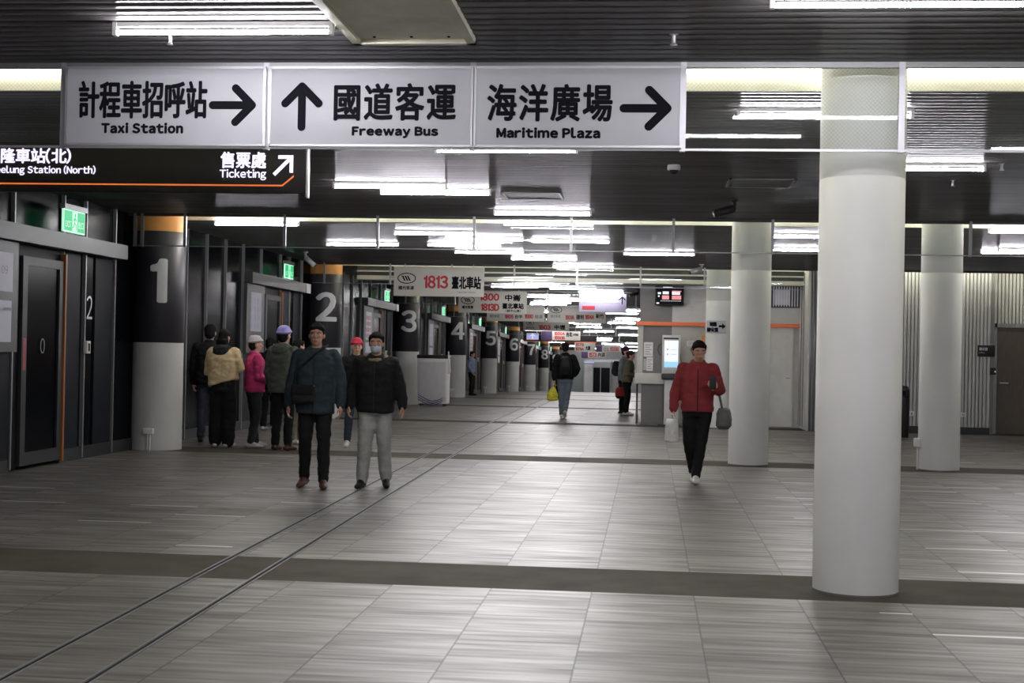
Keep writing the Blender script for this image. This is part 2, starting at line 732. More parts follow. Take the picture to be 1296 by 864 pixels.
# floor
mb = MB()
ys = [-4] + [14 + i * 2. for i in range(46)] + [112]
vs, fs = [], []
for i, yy in enumerate(ys):
    for x in (-9.2, 9.6): vs.append((x, yy, -drop(yy)))
    for x in (-9.2, 9.6): vs.append((x, yy, -drop(yy) - .2))
for i in range(len(ys) - 1):
    a, b = i * 4, i * 4 + 4
    fs += [(a, a + 1, b + 1, b), (a + 2, b + 2, b + 3, a + 3), (a, b, b + 2, a + 2), (a + 1, a + 3, b + 3, b + 1)]
fs += [(0, 2, 3, 1), (len(vs) - 4, len(vs) - 3, len(vs) - 1, len(vs) - 2)]
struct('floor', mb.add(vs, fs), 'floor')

# ceiling slats, zone by zone between the slots
SLOT0, SLOT1 = -.43, .45
mb = MB()


def slat_zone(mb, ya, yb, x0=XW0, x1=XW1, pitch=.125):
    n = max(1, round((yb - ya) / pitch))
    p = (yb - ya) / n
    g = .014
    for i in range(n):
        y0 = ya + i * p
        prof = [(y0, .03), (y0 + g, .03), (y0 + g, .004), (y0 + g + .012, .0), (y0 + p * .5, -.0022), (y0 + p - .012, 0), (y0 + p, .004), (y0 + p, .03)]
        vs = [(x0, a, ZC + b - drop(a)) for a, b in prof] + [(x1, a, ZC + b - drop(a)) for a, b in prof]
        m_ = len(prof)
        mb.add(vs[:2] + vs[m_:m_ + 2], [(0, 2, 3, 1)])
        mb.add(vs, [(k, k + m_, k + m_ + 1, k + 1) for k in (1, 6)])
        mb.add(vs, [(k, k + m_, k + m_ + 1, k + 1) for k in (2, 3, 4, 5)], True)
    # closed back of the slats
    mb.add([(x0, ya, ZC + .25 - drop(ya)), (x1, ya, ZC + .25 - drop(ya)), (x1, yb, ZC + .25 - drop(yb)), (x0, yb, ZC + .25 - drop(yb))], [(0, 1, 2, 3)])


edge = -4.
for yy in ROW[:10]:
    slat_zone(mb, edge, yy + SLOT0)
    edge = yy + SLOT1
slat_zone(mb, edge, 112)
struct('ceiling', mb, 'ceil')

# ceiling slots with their cove lining and strip lamps, aluminium edge
WORDS = ['nearest', 'second', 'third', 'fourth', 'fifth', 'sixth', 'seventh', 'eighth', 'ninth', 'tenth']
for i, yy in enumerate(ROW[:10]):
    a, b, d = yy + SLOT0, yy + SLOT1, drop(yy)
    t = .03
    q = MB()
    q.box(XW0, XW1, a - t, a - .002, ZC + .03 - d, 3.85 - d)
    q.box(XW0, XW1, b, b + t, ZC - .001 - d, 3.85 - d)
    q.box(XW0, XW1, a - t, b + t, 3.85 - d, 3.88 - d)
    struct('trim_%d' % (i + 1), q, 'cove')
    q = MB()
    q.box(XW0, XW1, a - .045, a, ZC - .035 - d, ZC + .03 - d)
    struct('trim_%d' % (i + 21), q, 'alu_dull' if i == 0 else 'steel_dark')
    q = MB()
    q.box(-6.1, XW1 - .3 if i != 2 else 3.2, b - .03, b - .004, 3.40 - d, 3.52 - d)
    if i == 2: q.box(3.6, XW1 - .1, a + .004, a + .03, 3.36 - d, 3.48 - d)
    tag(obj('cove_strip_light', q, 'cove_glow'), 'long warm white light strip hidden in the %s ceiling slot' % WORDS[i], 'light', 'cove lights in the ceiling slots')

# shutter box behind the third slot; slot light reflected on it painted as beige stripes
q = MB()
d = drop(29)
q.box(-6.2, 3.3, 28.76, 29.1, 3.19 - d, 3.29 - d)
q.box(-6.2, 3.3, 28.80, 29.1, 3.08 - d, 3.16 - d)
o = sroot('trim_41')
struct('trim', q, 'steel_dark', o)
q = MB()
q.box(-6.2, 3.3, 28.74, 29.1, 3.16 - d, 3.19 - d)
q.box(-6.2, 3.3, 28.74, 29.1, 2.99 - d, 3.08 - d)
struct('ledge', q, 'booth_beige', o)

# walls
struct('wall_back', MB().box(XW0, XW1, -4.2, -4., -.2, 3.9), 'wall_plain')
struct('wall_right', MB().box(XW1, XW1 + .2, -4.2, 29.2, -.4, 3.9), 'wall_plain')
q = MB().box(-9.4, -9.2, -4.2, 112, -2.6, 3.9)
struct('wall_left', q, 'black_panel')
# corrugated white wall behind the right-hand columns
q = MB()


def corrugated(q, x0, x1, yf, z0, z1, pitch=.072, dep=.011):
    n = round((x1 - x0) / pitch)
    p = (x1 - x0) / n
    prof = []
    for i in range(n):
        a = x0 + i * p
        prof += [(a, yf + dep), (a + p * .18, yf + dep), (a + p * .32, yf), (a + p * .86, yf)]
    prof += [(x1, yf + dep)]
    vs = [(x, y, z0) for x, y in prof] + [(x, y, z1) for x, y in prof]
    m_ = len(prof)
    q.add(vs, [(i, i + 1, i + 1 + m_, i + m_) for i in range(m_ - 1)])
    q.box(x0, x1, yf + dep, yf + dep + .12, z0, z1)


corrugated(q, 3.52, 7.0, 28.3, .02, 3.8)
struct('wall_front', q, 'rib_wall')
q = MB()
corrugated(q, 7.07, 9.55, 28.68, 2.2, 3.8)
corrugated(q, 8.25, 9.55, 28.68, 0, 2.2)
struct('wall_recess', q, 'rib_wall')
struct('trim_50', MB().box(7.0, 7.07, 28.3, 28.8, -.05, 3.8), 'booth_dark')
struct('baseboard_right', MB().box(3.52, 7.0, 28.275, 28.33, -.05, .09), 'steel_dark')
# brown door
o = sroot('door_20')
struct('leaf', MB().box(7.2, 8.2, 28.63, 28.69, -.04, 2.14), 'door_wood', o)
struct('frame', MB().box(7.12, 7.2, 28.58, 28.72, -.04, 2.22).box(8.2, 8.28, 28.58, 28.72, -.04, 2.22).box(7.12, 8.28, 28.58, 28.72, 2.14, 2.22), 'alu_dull', o)
q = MB().tube([(7.28, 28.63, 1.0), (7.28, 28.56, 1.0), (7.42, 28.56, 1.0)], .012, 8)
struct('handle', q, 'alu', o)
# short return wall with white panels, beside the booth
q = MB().box(3.3, 3.52, 27.95, 31.5, -.1, 3.27)
struct('wall_return', q, 'door_white')
struct('trim_51', MB().box(3.285, 3.3, 28.55, 28.57, 0, 3.2).box(3.285, 3.3, 29.0, 29.02, 0, 3.2), 'grey_ink')
for k, x in enumerate((3.36, 3.43, 3.50)):
    q = MB().tube([(x, 27.9, -.04), (x, 27.9, 3.27)], .024, 10, ends=False)
    tag(obj('vertical_pipe', q, 'alu_dull'), '%s of three thin metal pipes running up the end of the white return wall' % ('leftmost', 'middle', 'rightmost')[k], 'pipe', 'pipes on the return wall')
# corridor wall behind the booth and far end
struct('wall_corridor', MB().box(3.1, 3.3, 31.5, 108, -2.6, 3.4), 'wall_plain')


# ================================================================== LEFT FACADE
XF = -7.12          # glass plane relative to the pillar line at y = 18.56


def bay(n):
    """one gate bay that starts at pillar n (n = 0 is the bay in front of pillar 1)"""
    Yc = Y1 + S * n
    wroot = sroot('window_%d' % (n + 1))
    g = MB()
    edges = [.0, 1.84, 2.78, 3.76, 4.75, 5.85, 7.15, 7.8, 8.75, 9.74]
    # glazing, full height except behind the door leaf
    for a, b in zip(edges[:-1], edges[1:]):
        z0 = 2.62 if (a, b) == (5.85, 7.15) else .16
        g.box(XF - .03, XF, Yc + a + .02, Yc + b - .02, z0, ZC)
    struct('pane', g.warp(True), 'dark_glass', wroot)
    g = MB()
    for a in edges[1:]:
        g.box(XF - .05, XF + .045, Yc + a - .014, Yc + a + .014, 0.02 if a not in (5.85, 7.15) else .02, ZC, 1, 1)
    struct('mullion', g.warp(True), 'alu_dull', wroot)
    g = MB().box(XF - .06, XF + .03, Yc, Yc + 5.85, 0, .16, 1, 6).box(XF - .06, XF + .03, Yc + 7.15, Yc + S, 0, .16, 1, 4)
    struct('sill', g.warp(True), 'steel_dark', wroot)
    # dark panels beside the door
    g = MB().box(XF + .0, XF + .03, Yc + 7.2, Yc + 7.66, .16, 2.6).box(XF, XF + .02, Yc + 8.15, Yc + 8.72, .16, 2.6).box(XF, XF + .03, Yc + 4.75, Yc + 5.83, .14, 1.36)
    struct('panel', g.warp(True), 'navy_panel', wroot)
    d = sroot('door_%d' % (n + 1))
    g = MB().box(XF + .02, XF + .2, Yc + 4.75, Yc + 8.77, 2.6, 2.79, 1, 4)
    struct('header', g.warp(True), 'header', d)
    if n: struct('end_plate', MB().box(XF + .2, XF + .215, Yc + 8.45, Yc + 8.77, 2.6, 2.79).warp(True), 'plastic_white', d)
    struct('frame', MB().box(XF + .012, XF + .07, Yc + 6.02, Yc + 6.14, .05, 2.46).box(XF + .012, XF + .07, Yc + 6.98, Yc + 7.08, .05, 2.46).box(XF + .012, XF + .07, Yc + 6.14, Yc + 6.98, .05, .2).box(XF + .012, XF + .07, Yc + 6.14, Yc + 6.98, 2.36, 2.46).warp(True), 'steel_dark', d)
    struct('leaf_glass', MB().box(XF + .03, XF + .045, Yc + 6.14, Yc + 6.98, .2, 2.36).warp(True), 'dark_glass', d)
    struct('edge_strip', MB().box(XF + .03, XF + .09, Yc + 7.1, Yc + 7.14, .03, 2.55).warp(True), 'yellow_edge', d)
    struct('door_jamb', MB().box(XF - .02, XF + .03, Yc + 5.87, Yc + 6.02, .03, 2.6).box(XF - .02, XF + .015, Yc + 6.02, Yc + 7.1, 2.46, 2.6).warp(True), 'black_panel', d)
    return Yc


for n in range(-1, 9): 
    if n >= 0: bay(n)
    else:
        g = MB().box(XF - .05, XF, -4, Y1, 0, ZC, 1, 6)
        struct('wall_side', g.warp(True), 'black_panel')
# the facade beyond the last bay
struct('wall_far_left', MB().box(XF - .05, XF, Y1 + 9 * S, 108, 0, ZC, 1, 6).warp(True), 'black_panel')

NUMW = ['zero', 'one', 'two', 'three', 'four', 'five', 'six', 'seven', 'eight', 'nine']
# door details in the nearest bay
Yc = Y1
q = MB()
tw = write(MB(), '0', Yc + 6.5, Yc + 6.62, 1.34, 1.52, XF + .0455, axis='X')
flatobj('lettering', tw, 'grey_ink', bpy.data.objects['door_1'])
struct('red_film', MB().box(XF + .0705, XF + .072, Yc + 6.05, Yc + 6.12, 1.15, 1.52).warp(True), 'red_tape', bpy.data.objects['door_1'])
tw = write(MB(), '2', Yc + 7.9, Yc + 8.08, 1.78, 2.08, XF + .006, axis='X')
flatobj('lettering', tw, 'alu', bpy.data.objects['window_1'])

# exit signs above the gate doors
LX = XF + .24


def exit_sign():
    r = thing('exit_sign', 'x', 'exit sign', (0, 0, 0), 0, 'green exit signs above the gate doors')
    obj('housing', MB().box(-.03, .03, -.32, .32, .27, .33), 'alu_dull', r)
    obj('panel', MB().box(-.012, .012, -.31, .31, 0, .27), 'exit_white', r)
    obj('face', MB().box(.0125, .015, -.295, .295, .015, .255).box(-.015, -.0125, -.295, .295, .015, .255), 'exit_green', r)
    # running figure in a doorway
    g = MB()
    g.box(.0155, .017, -.07, .07, .02, .25)
    obj('symbol_field', g, 'exit_white', r)
    g = MB()
    g.ell((.018, .01, .215), (.002, .02, .022), 10, 6)
    for p_, q_ in (((.018, .0, .19), (.018, -.01, .12)), ((.018, -.01, .12), (.018, .045, .09)), ((.018, .045, .09), (.018, .04, .04)), ((.018, -.01, .12), (.018, -.04, .07)), ((.018, -.04, .07), (.018, -.06, .06)), ((.018, .0, .18), (.018, .045, .15)), ((.018, .0, .18), (.018, -.04, .15))):
        g.tube([p_, q_], .009, 6, flat=(Vector((1, 0, 0)), .2))
    obj('running_figure', g, 'exit_green', r)
    g = MB()
    write(g, 'EXIT', -.26, -.1, .06, .13, .0155, axis='X')
    flatobj('lettering', g, 'exit_white', r)
    g = MB()
    write(g, '出口', .1, .26, .06, .15, .0155, axis='X')
    flatobj('lettering', g, 'exit_white', r)
    return r


ex = exit_sign()
EXY = [Y1 + S * n + 6.95 for n in range(9)]
for n in range(9):
    yy = EXY[n]
    loc = (LX + .006 * (yy - 18.56), yy, 2.80 - drop(yy))
    lab = 'green lit exit sign over the gate door just before pillar number %s' % NUMW[n + 1]
    if n == 0:
        ex.location = loc
        ex['label'] = lab
    else: dup(ex, loc, lab)

# display panels of the gates
for n in range(9):
    Yc = Y1 + S * n
    r = thing('information_display', 'grey framed %s panel on the glass front just before the door near pillar %s' % ('double-screen display' if n == 0 else 'display', NUMW[n + 1]), 'display', (XF + .006 * (Yc - 13), Yc + 5.3, 1.36 - drop(Yc + 5.3)), 0, 'display panels beside the gate doors')
    x0 = XF + .05
    obj('casing', MB().box(x0, x0 + .06, Yc + 4.72, Yc + 5.82, 1.36, 2.59).warp(True), 'header', r)
    if n == 0:
        obj('screen', MB().box(x0 + .061, x0 + .065, Yc + 4.9, Yc + 5.68, 2.03, 2.46).warp(True), 'screen_pale', r)
        obj('screen', MB().box(x0 + .061, x0 + .065, Yc + 4.9, Yc + 5.66, 1.47, 1.93).warp(True), 'screen_pale', r)
        g = write(MB(), '18 09', Yc + 5.2, Yc + 5.5, 2.22, 2.31, x0 + .066, axis='X')
        flatobj('lettering', g, 'grey_ink', r)
        g = MB()
        for k, s_ in enumerate('基隆轉運站乘車資訊'):
            zz = 1.84 - (k % 5) * .062
            write(g, s_, Yc + 5.1 + .16 * (k // 5), Yc + 5.15 + .16 * (k // 5), zz, zz + .055, x0 + .066, axis='X')
        g.box(x0 + .0655, x0 + .067, Yc + 5.42, Yc + 5.62, 1.82, 1.85)
        flatobj('poster_print', g, 'grey_ink', r)
        obj('card_reader', MB().box(XF + .03, XF + .07, Yc + 5.25, Yc + 5.5, 1.05, 1.2).warp(True), 'plastic_black', r)
    else:
        obj('screen', MB().box(x0 + .061, x0 + .065, Yc + 4.95, Yc + 5.6, 1.75, 2.45).warp(True), 'screen_pale', r)
        g = MB()
        for k in range(12):
            a = Yc + 5.0 + .19 * (k % 3)
            g.box(x0 + .066, x0 + .068, a, a + .13, 1.8 + .15 * (k // 3), 1.9 + .15 * (k // 3))
        obj('poster_print', g.warp(True), 'lilac' if n % 2 else 'red_tape', r)
        obj('lower_screen', MB().box(x0 + .061, x0 + .065, Yc + 4.95, Yc + 5.6, 1.42, 1.68).warp(True), 'screen_pale', r)
# white door switch boxes
for n in range(9):
    Yc = Y1 + S * n
    yy = Yc + 7.8
    r = thing('door_switch', 'small white door switch on the glass front just before pillar %s' % NUMW[n + 1], 'switch', (XF + .006 * (yy - 18.56), yy, 1.3 - drop(yy)), 0, 'door switches beside the gate doors')
    obj('casing', MB().bbox(XF + .045, XF + .10, yy - .05, yy + .06, 1.34, 1.5, .008).warp(True), 'plastic_white', r)
    obj('button', MB().box(XF + .1, XF + .108, yy - .02, yy + .02, 1.37, 1.47).warp(True), 'plastic_black', r)


# ================================================================== COLUMNS
def number_mesh(ch, r, h, ang, zb):
    """digit wrapped on a cylinder of radius r; ang 0 faces -y, positive turns to +x"""
    vs, fs = line(ch)
    ax = min(q[0] for q in vs); bx = max(q[0] for q in vs)
    az = min(q[1] for q in vs); bz = max(q[1] for q in vs)
    k = h / (bz - az)
    wd = (bx - ax) * k * 1.0
    out = MB()
    e = .034
    offs = [(0, 0)] + [(e * math.cos(a), e * .55 * math.sin(a)) for a in [i * PI / 5 for i in range(10)]]
    for i, (dx, dz) in enumerate(offs):
        bm = bmesh.new()
        bv = [bm.verts.new(((q[0] - ax) * k * 1.0 - wd / 2 + dx, (q[1] - az) * k + dz, 0)) for q in vs]
        for f in fs:
            try: bm.faces.new([bv[j] for j in f])
            except ValueError: pass
        for s_ in np.linspace(-wd / 2 - e, wd / 2 + e, 12)[1:-1]:
            bmesh.ops.bisect_plane(bm, geom=bm.verts[:] + bm.edges[:] + bm.faces[:], plane_co=(s_, 0, 0), plane_no=(1, 0, 0))
        bm.verts.index_update()
        rr = r + .003 + .0006 * i
        vv = []
        for q in bm.verts:
            t = ang + q.co.x / r
            vv.append((rr * math.sin(t), -rr * math.cos(t), zb + q.co.y))
        out.add(vv, [[q.index for q in f.verts] for f in bm.faces])
        bm.free()
    return out


for n in range(1, 10):
    yy = ROW[n]
    x = XL(yy)
    R = .36
    r = thing('numbered_pillar', 'thick round pillar with black upper half carrying number %s' % NUMW[n], 'pillar', (x, yy, -drop(yy)), 0, 'numbered gate pillars along the left side')
    obj('lower_shaft', MB().lathe((0, 0, 0), [(R - .005, 0), (R - .005, 1.5)], 56), 'pillar_white', r, True)
    obj('upper_shaft', MB().lathe((0, 0, 0), [(R - .003, 1.5), (R, 1.503), (R, 3.05), (R - .003, 3.053)], 56), 'pillar_black', r, True)
    obj('collar', MB().lathe((0, 0, 0), [(R - .004, 3.053), (R - .004, 3.5)], 56), 'orange', r, True)
    flatobj('numeral', number_mesh(str(n), R, .58, math.radians(19), 2.07), 'numeral', r, True)
    # conduit with socket box at the foot, on the hall side
    g = MB()
    a = math.radians(4 if n == 1 else -14)
    def cpt(t, rr, z): return ((R + rr) * math.sin(t), -(R + rr) * math.cos(t), z)
    for da in (-.035, .05):
        g.tube([cpt(a + da, .012, .0), cpt(a + da, .012, .24)], .011, 8)
    c = obj('conduit', g, 'plastic_white', r, True)
    p0 = cpt(a, .02, .27)
    obj('socket_box', MB().bbox(p0[0] - .07, p0[0] + .07, p0[1] - .03, p0[1] + .03, .23, .31, .008), 'plastic_white', c, True)

RC = .268


def white_column(label, x, yy, conduit=False):
    r = thing('white_column', label, 'column', (x, yy, -drop(yy)), 0, 'round white columns')
    obj('shaft', MB().lathe((0, 0, 0), [(RC, 0), (RC, 2.62), (RC - .002, 2.623), (RC - .002, 2.628), (RC, 2.631), (RC, 3.84)], 72), 'column_white', r, True)
    obj('base_ring', MB().lathe((0, 0, 0), [(RC + .004, 0), (RC + .003, .012)], 72), 'booth_base', r, True)
    if conduit:
        g = MB().tube([(-RC - .012, -.02, 0), (-RC - .012, -.02, .3)], .013, 8)
        c = obj('conduit', g, 'plastic_white', r, True)
        obj('socket_box', MB().bbox(-RC - .06, -RC + .02, -.07, .02, .3, .42, .01), 'plastic_white', c, True)
    return r


white_column('large round white column nearest the camera', 1.372, 8.85)
white_column('round white column beyond the walker in the red jacket', 1.43, 18.62)
white_column('round white column carrying a small arrow sign beside the service booth', 1.53, 28.35)
white_column('round white column with a socket box, in front of the corrugated wall', 3.95, 18.6, True)


# ================================================================== GLASS SMOKE SCREENS
def screen(i, posts, x0, x1, zb, first=False):
    yy = ROW[i] - .455
    d = drop(yy)
    r = thing('glass_smoke_screen', 'wired glass smoke screen hanging across the ceiling at the %s pillar row' % WORDS[i], 'glass screen', (0, yy, ZC - d), 0, 'wired glass smoke screens')
    obj('pane', MB().box(x0, x1, yy - .004, yy + .004, zb - d, ZC - .02 - d), 'glass', r)
    obj('bottom_rail', MB().box(x0, x1, yy - .009, yy + .009, zb - .014 - d, zb - d), 'alu' if i < 1 else 'alu_dull', r)
    for x in posts:
        obj('post', MB().box(x - .018, x + .018, yy - .022, yy + .022, zb - .02 - d, ZC - d), 'alu' if i < 1 else 'alu_dull', r)
    return r


screen(0, [-5.0, -3.735, -2.405, -1.09, .21, 1.52, 2.83, 4.1], -6.9, 8.5, 2.75)
screen(1, [x for x in (-7.03, -6.93, -6.32, -4.92, -3.63, -2.31, -1.0, .36, 1.66, 2.9, 4.2, 5.5)], -7.06, 9.0, 2.84)
for i in range(2, 9):
    screen(i, [-6.7, -5.3, -4.0, -2.7, -1.4, -.25] if i > 2 else [-6.7, -5.3, -4.0, -2.7, -1.4, -.1, 1.2, 2.5], -6.95, -.2 if i > 2 else 3.2, 2.86)


# ================================================================== FLUORESCENT TUBES
def tube_light():
    r = thing('fluorescent_tube_light', 'x', 'ceiling light', (0, 0, 0), 0, 'fluorescent tube lights under the slatted ceiling')
    obj('housing', MB().box(-.60, .60, -.014, .014, .030, .055), 'plastic_white', r, True)
    obj('tube', MB().tube([(-.6, 0, 0), (.6, 0, 0)], .0125, 10, ends=False), 'tube_glow', r, True)
    for s_ in (-1, 1):
        g = MB().box(s_ * .6 - .012 + s_ * .012, s_ * .6 + .012 + s_ * .012, -.018, .018, -.018, .056)
        obj('end_cap', g, 'plastic_white', r, True)
    return r


LZ = ZC - .06
LAMPS = [
    (142, 421, 41), (978, 1298, 6),
    (930, 1158, 147), (548, 733, 191), (1075, 1243, 214), (422, 565, 237), (482, 620, 245), (625, 748, 271),
    (270, 380, 284), (411, 506, 310), (498, 602, 296), (538, 637, 311), (561, 665, 303), (575, 663, 320), (671, 773, 306), (646, 731, 328), (637, 751, 284), (788, 880, 322), (699, 777, 338), (962, 1070, 300), (978, 1075, 317), (1257, 1365, 294), (1266, 1362, 318),
    (646, 708, 362), (694, 756, 365.5), (731, 790, 370), (667, 720, 376), (693, 739, 380), (676, 722, 383),
    (770, 812, 393), (767, 808, 397), (780, 815, 404), (770, 803, 409), (725, 761, 410), (728, 763, 414), (783, 810, 415), (739, 768, 420), (664, 693, 420), (785, 809, 424), (750, 772, 431), (696, 716, 433), (765, 790, 436), (723, 740, 438), (770, 787, 437.5), (790, 806, 439)]
# the hall's lamps overhead and behind the photographer, plus unseen ones added behind the signs and far off for light
ADDED_LAMPS = [(-2.0, 5.2), (.6, 5.9), (3.4, 5.3), (6.3, 5.6), (.4, 3.6), (-1.2, 1.9), (2.2, 1.6), (5.6, 2.4), (-3.4, -.6), (.4, -1.4), (4.2, -.9), (5.6, 11.2), (6.0, 22.5), (6.6, 15.5),
        (-3.5, 10.5), (-1.7, 9.7), (-2.2, 31.5), (-3.4, 35.2), (-4.2, 41), (-3.2, 45), (-4.0, 51), (-2.4, 55), (-3.6, 61), (-4.4, 66), (-2.2, 71), (-4, 75), (-2.5, 81), (-4.4, 85), (-2.2, 90), (-4.2, 94), (-.6, 88), (-3, 99), (-1, 101), (-4.6, 102), (.8, 99)]
proto = tube_light()
lst = []
for a, b, y in LAMPS:
    P = atZ((a + b) / 2, y, LZ)
    lst.append((P.x, P.y))
lst += ADDED_LAMPS
zone = {}
for x, yy in lst:
    k = sum(1 for q in ROW if yy > q)
    zone.setdefault(k, []).append((x, yy))
first = True
for k in sorted(zone):
    zz = sorted(zone[k], key=lambda q: q[1])
    for j, (x, yy) in enumerate(zz):
        where = 'before the nearest glass screen' if k == 0 else 'between the %s and %s ceiling slots' % (WORDS[k - 1], WORDS[min(k, 9)] if k < 10 else 'last')
        if k >= 10: where = 'beyond the tenth ceiling slot'
        lab = '%s nearest tube light %s' % (ORD[j], where) if j else 'nearest tube light %s' % where
        if len(zz) == 1: lab = 'only tube light %s' % where
        loc = (x, yy, LZ - drop(yy))
        if first:
            proto.location = loc
            proto['label'] = lab
            first = False
        else: dup(proto, loc, lab)


# ================================================================== DIRECTION SIGNS ON THE NEAREST SCREEN
SY = 8.34


def direction_sign(label, x0, x1, z0, z1, texts, arrow):
    r = thing('hanging_direction_sign', label, 'sign', ((x0 + x1) / 2, SY, z0), 0, 'white direction signs on the nearest glass screen')
    obj('panel', MB().bbox(x0, x1, SY - .03, SY - .012, z0, z1, .006), 'white_sign', r)
    t = .012
    obj('frame', MB().box(x0 - .004, x1 + .004, SY - .034, SY - .008, z0 - t, z0 + .003).box(x0 - .004, x1 + .004, SY - .034, SY - .008, z1 - .003, z1 + t)
        .box(x0 - t, x0 + .003, SY - .034, SY - .008, z0 - t, z1 + t).box(x1 - .003, x1 + t, SY - .034, SY - .008, z0 - t, z1 + t), 'alu', r)
    for body, px, bold, kw in texts:
        g = MB()
        a, b = atY(px[0], px[3], SY - .032), atY(px[1], px[2], SY - .032)
        write(g, body, a.x, b.x, (a.z + atY(px[1], px[3], SY - .032).z) / 2, (b.z + atY(px[0], px[2], SY - .032).z) / 2, SY - .0315, bold, **kw)
        flatobj('lettering', g, 'ink', r)
    g = MB()
    c = atY(arrow[0], arrow[1], SY - .032)
    bars(g, arrow_poly(c.x, c.z, arrow[2], arrow[3], arrow[4]), SY - .0315)
    flatobj('arrow', g, 'ink', r)
    return r


def edge_x(px): return atY(px, 135, SY).x


z0, z1 = 2.757, 3.235
direction_sign('white hanging sign reading Taxi Station with an arrow to the right', edge_x(87), edge_x(335), z0, z1,
               [('計程車招呼站', (99, 263, 102, 150), .0058, dict(adv=1.0)), ('Taxi Station', (128, 232, 155, 169), .0048, dict(track=.16))], (294, 133, .255, 0, .2))
direction_sign('white hanging sign reading Freeway Bus with an arrow pointing up', edge_x(344), edge_x(597), z0, z1,
               [('國道客運', (422, 578, 105, 153), .0062, dict(adv=1.06)), ('Freeway Bus', (445, 555, 160, 175), .0048, dict(track=.16))], (382, 135, .255, PI / 2, .2))
direction_sign('white hanging sign reading Maritime Plaza with an arrow to the right', edge_x(603), edge_x(861), z0, z1,
               [('海洋廣場', (616, 776, 106, 154), .0062, dict(adv=1.06)), ('Maritime Plaza', (628, 760, 161, 175), .0048, dict(track=.16))], (817, 137, .265, 0, .2))

# black station sign behind them
TY = 10.0
zb_, zt_ = 2.64, 3.02
r = thing('station_direction_sign', 'long black hanging station sign with white lit lettering and orange line', 'sign', (-4.6, TY, zb_))
obj('housing', MB().bbox(-6.6, -2.565, TY, TY + .06, zb_, zt_, .008), 'plastic_black', r)
obj('end_cap', MB().bbox(-2.565, -2.548, TY - .004, TY + .064, zb_ - .03, zt_ + .01, .005), 'alu', r)
g = MB()


def wpx(g, body, px, Y, bold=0., **kw):
    a, b = atY(px[0], px[3], Y), atY(px[1], px[2], Y)
    c, d = atY(px[1], px[3], Y), atY(px[0], px[2], Y)
    return write(g, body, (a.x + d.x) / 2, (b.x + c.x) / 2, (a.z + c.z) / 2, (b.z + d.z) / 2, Y, bold, **kw)


wpx(g, '基隆車站(北)', (-19, 90, 187, 207), TY - .004, .0035)
wpx(g, 'Keelung Station (North)', (-13, 121, 209, 222), TY - .004, .002, track=.1)
flatobj('lettering', g, 'sign_glow', r); g = MB()
wpx(g, '售票處', (279, 337, 192, 213), TY - .004, .0035)
flatobj('lettering', g, 'sign_glow', r); g = MB()
wpx(g, 'Ticketing', (278, 337, 214, 228), TY - .004, .002, track=.1)
flatobj('lettering', g, 'sign_glow', r)
g = MB()
c = atY(359, 209, TY)
tip = Vector((c.x + .073, c.z + .073)); 
bars(g, [(Vector((c.x - .073, c.z - .073)), tip - Vector((.02, .02)), .014), (tip + Vector((-.115, -.012)), tip + Vector((0.002, -.012)), .014), (tip + Vector((-.012, -.13)), tip + Vector((-.012, .002)), .014)], TY - .004, round_=False)
flatobj('arrow', g, 'sign_glow', r)
obj('orange_stripe', MB().box(-6.58, -2.74, TY - .006, TY - .001, zb_ + .055, zb_ + .066).add([(-2.74, TY - .005, zb_ + .055), (-2.655, TY - .005, zb_ + .125), (-2.655, TY - .005, zb_ + .14), (-2.745, TY - .005, zb_ + .066)], [(0, 1, 2, 3)]), 'orange_glow', r)
for x in (-6.0, -3.1):
    obj('hanger_rod', MB().tube([(x, TY + .03, zt_), (x, TY + .03, ZC)], .012, 8), 'alu_dull', r)


# ================================================================== BUS ROUTE SIGNS
def logo(x, z, s, y):
    """oval ring with four slanted strokes"""
    g = MB()
    n = 36
    ring = []
    for k in range(n):
        a = 2 * PI * k / n
        ring.append((x + s * math.cos(a), y, z + s * .58 * math.sin(a)))
    for k in range(n):
        a = 2 * PI * k / n
        ring.append((x + s * .9 * math.cos(a), y, z + s * .48 * math.sin(a)))
    g.add(ring, [(k, (k + 1) % n, n + (k + 1) % n, n + k) for k in range(n)])
    for k, (a, b) in enumerate(((-.45, .0), (-.16, .22), (.10, .45))):
        w_ = .085
        x0, x1 = x + s * a, x + s * (a + .26)
        g.add([(x0 - s * w_, y, z + s * .26), (x0 + s * w_, y, z + s * .26), (x1 + s * w_, y, z - s * .26), (x1 - s * w_, y, z - s * .26)], [(0, 1, 2, 3)])
    g.add([(x - s * .62, y, z + s * .26), (x - s * .3, y, z + s * .26), (x - s * .33, y, z + s * .19), (x - s * .6, y, z + s * .19)], [(0, 1, 2, 3)])
    return g


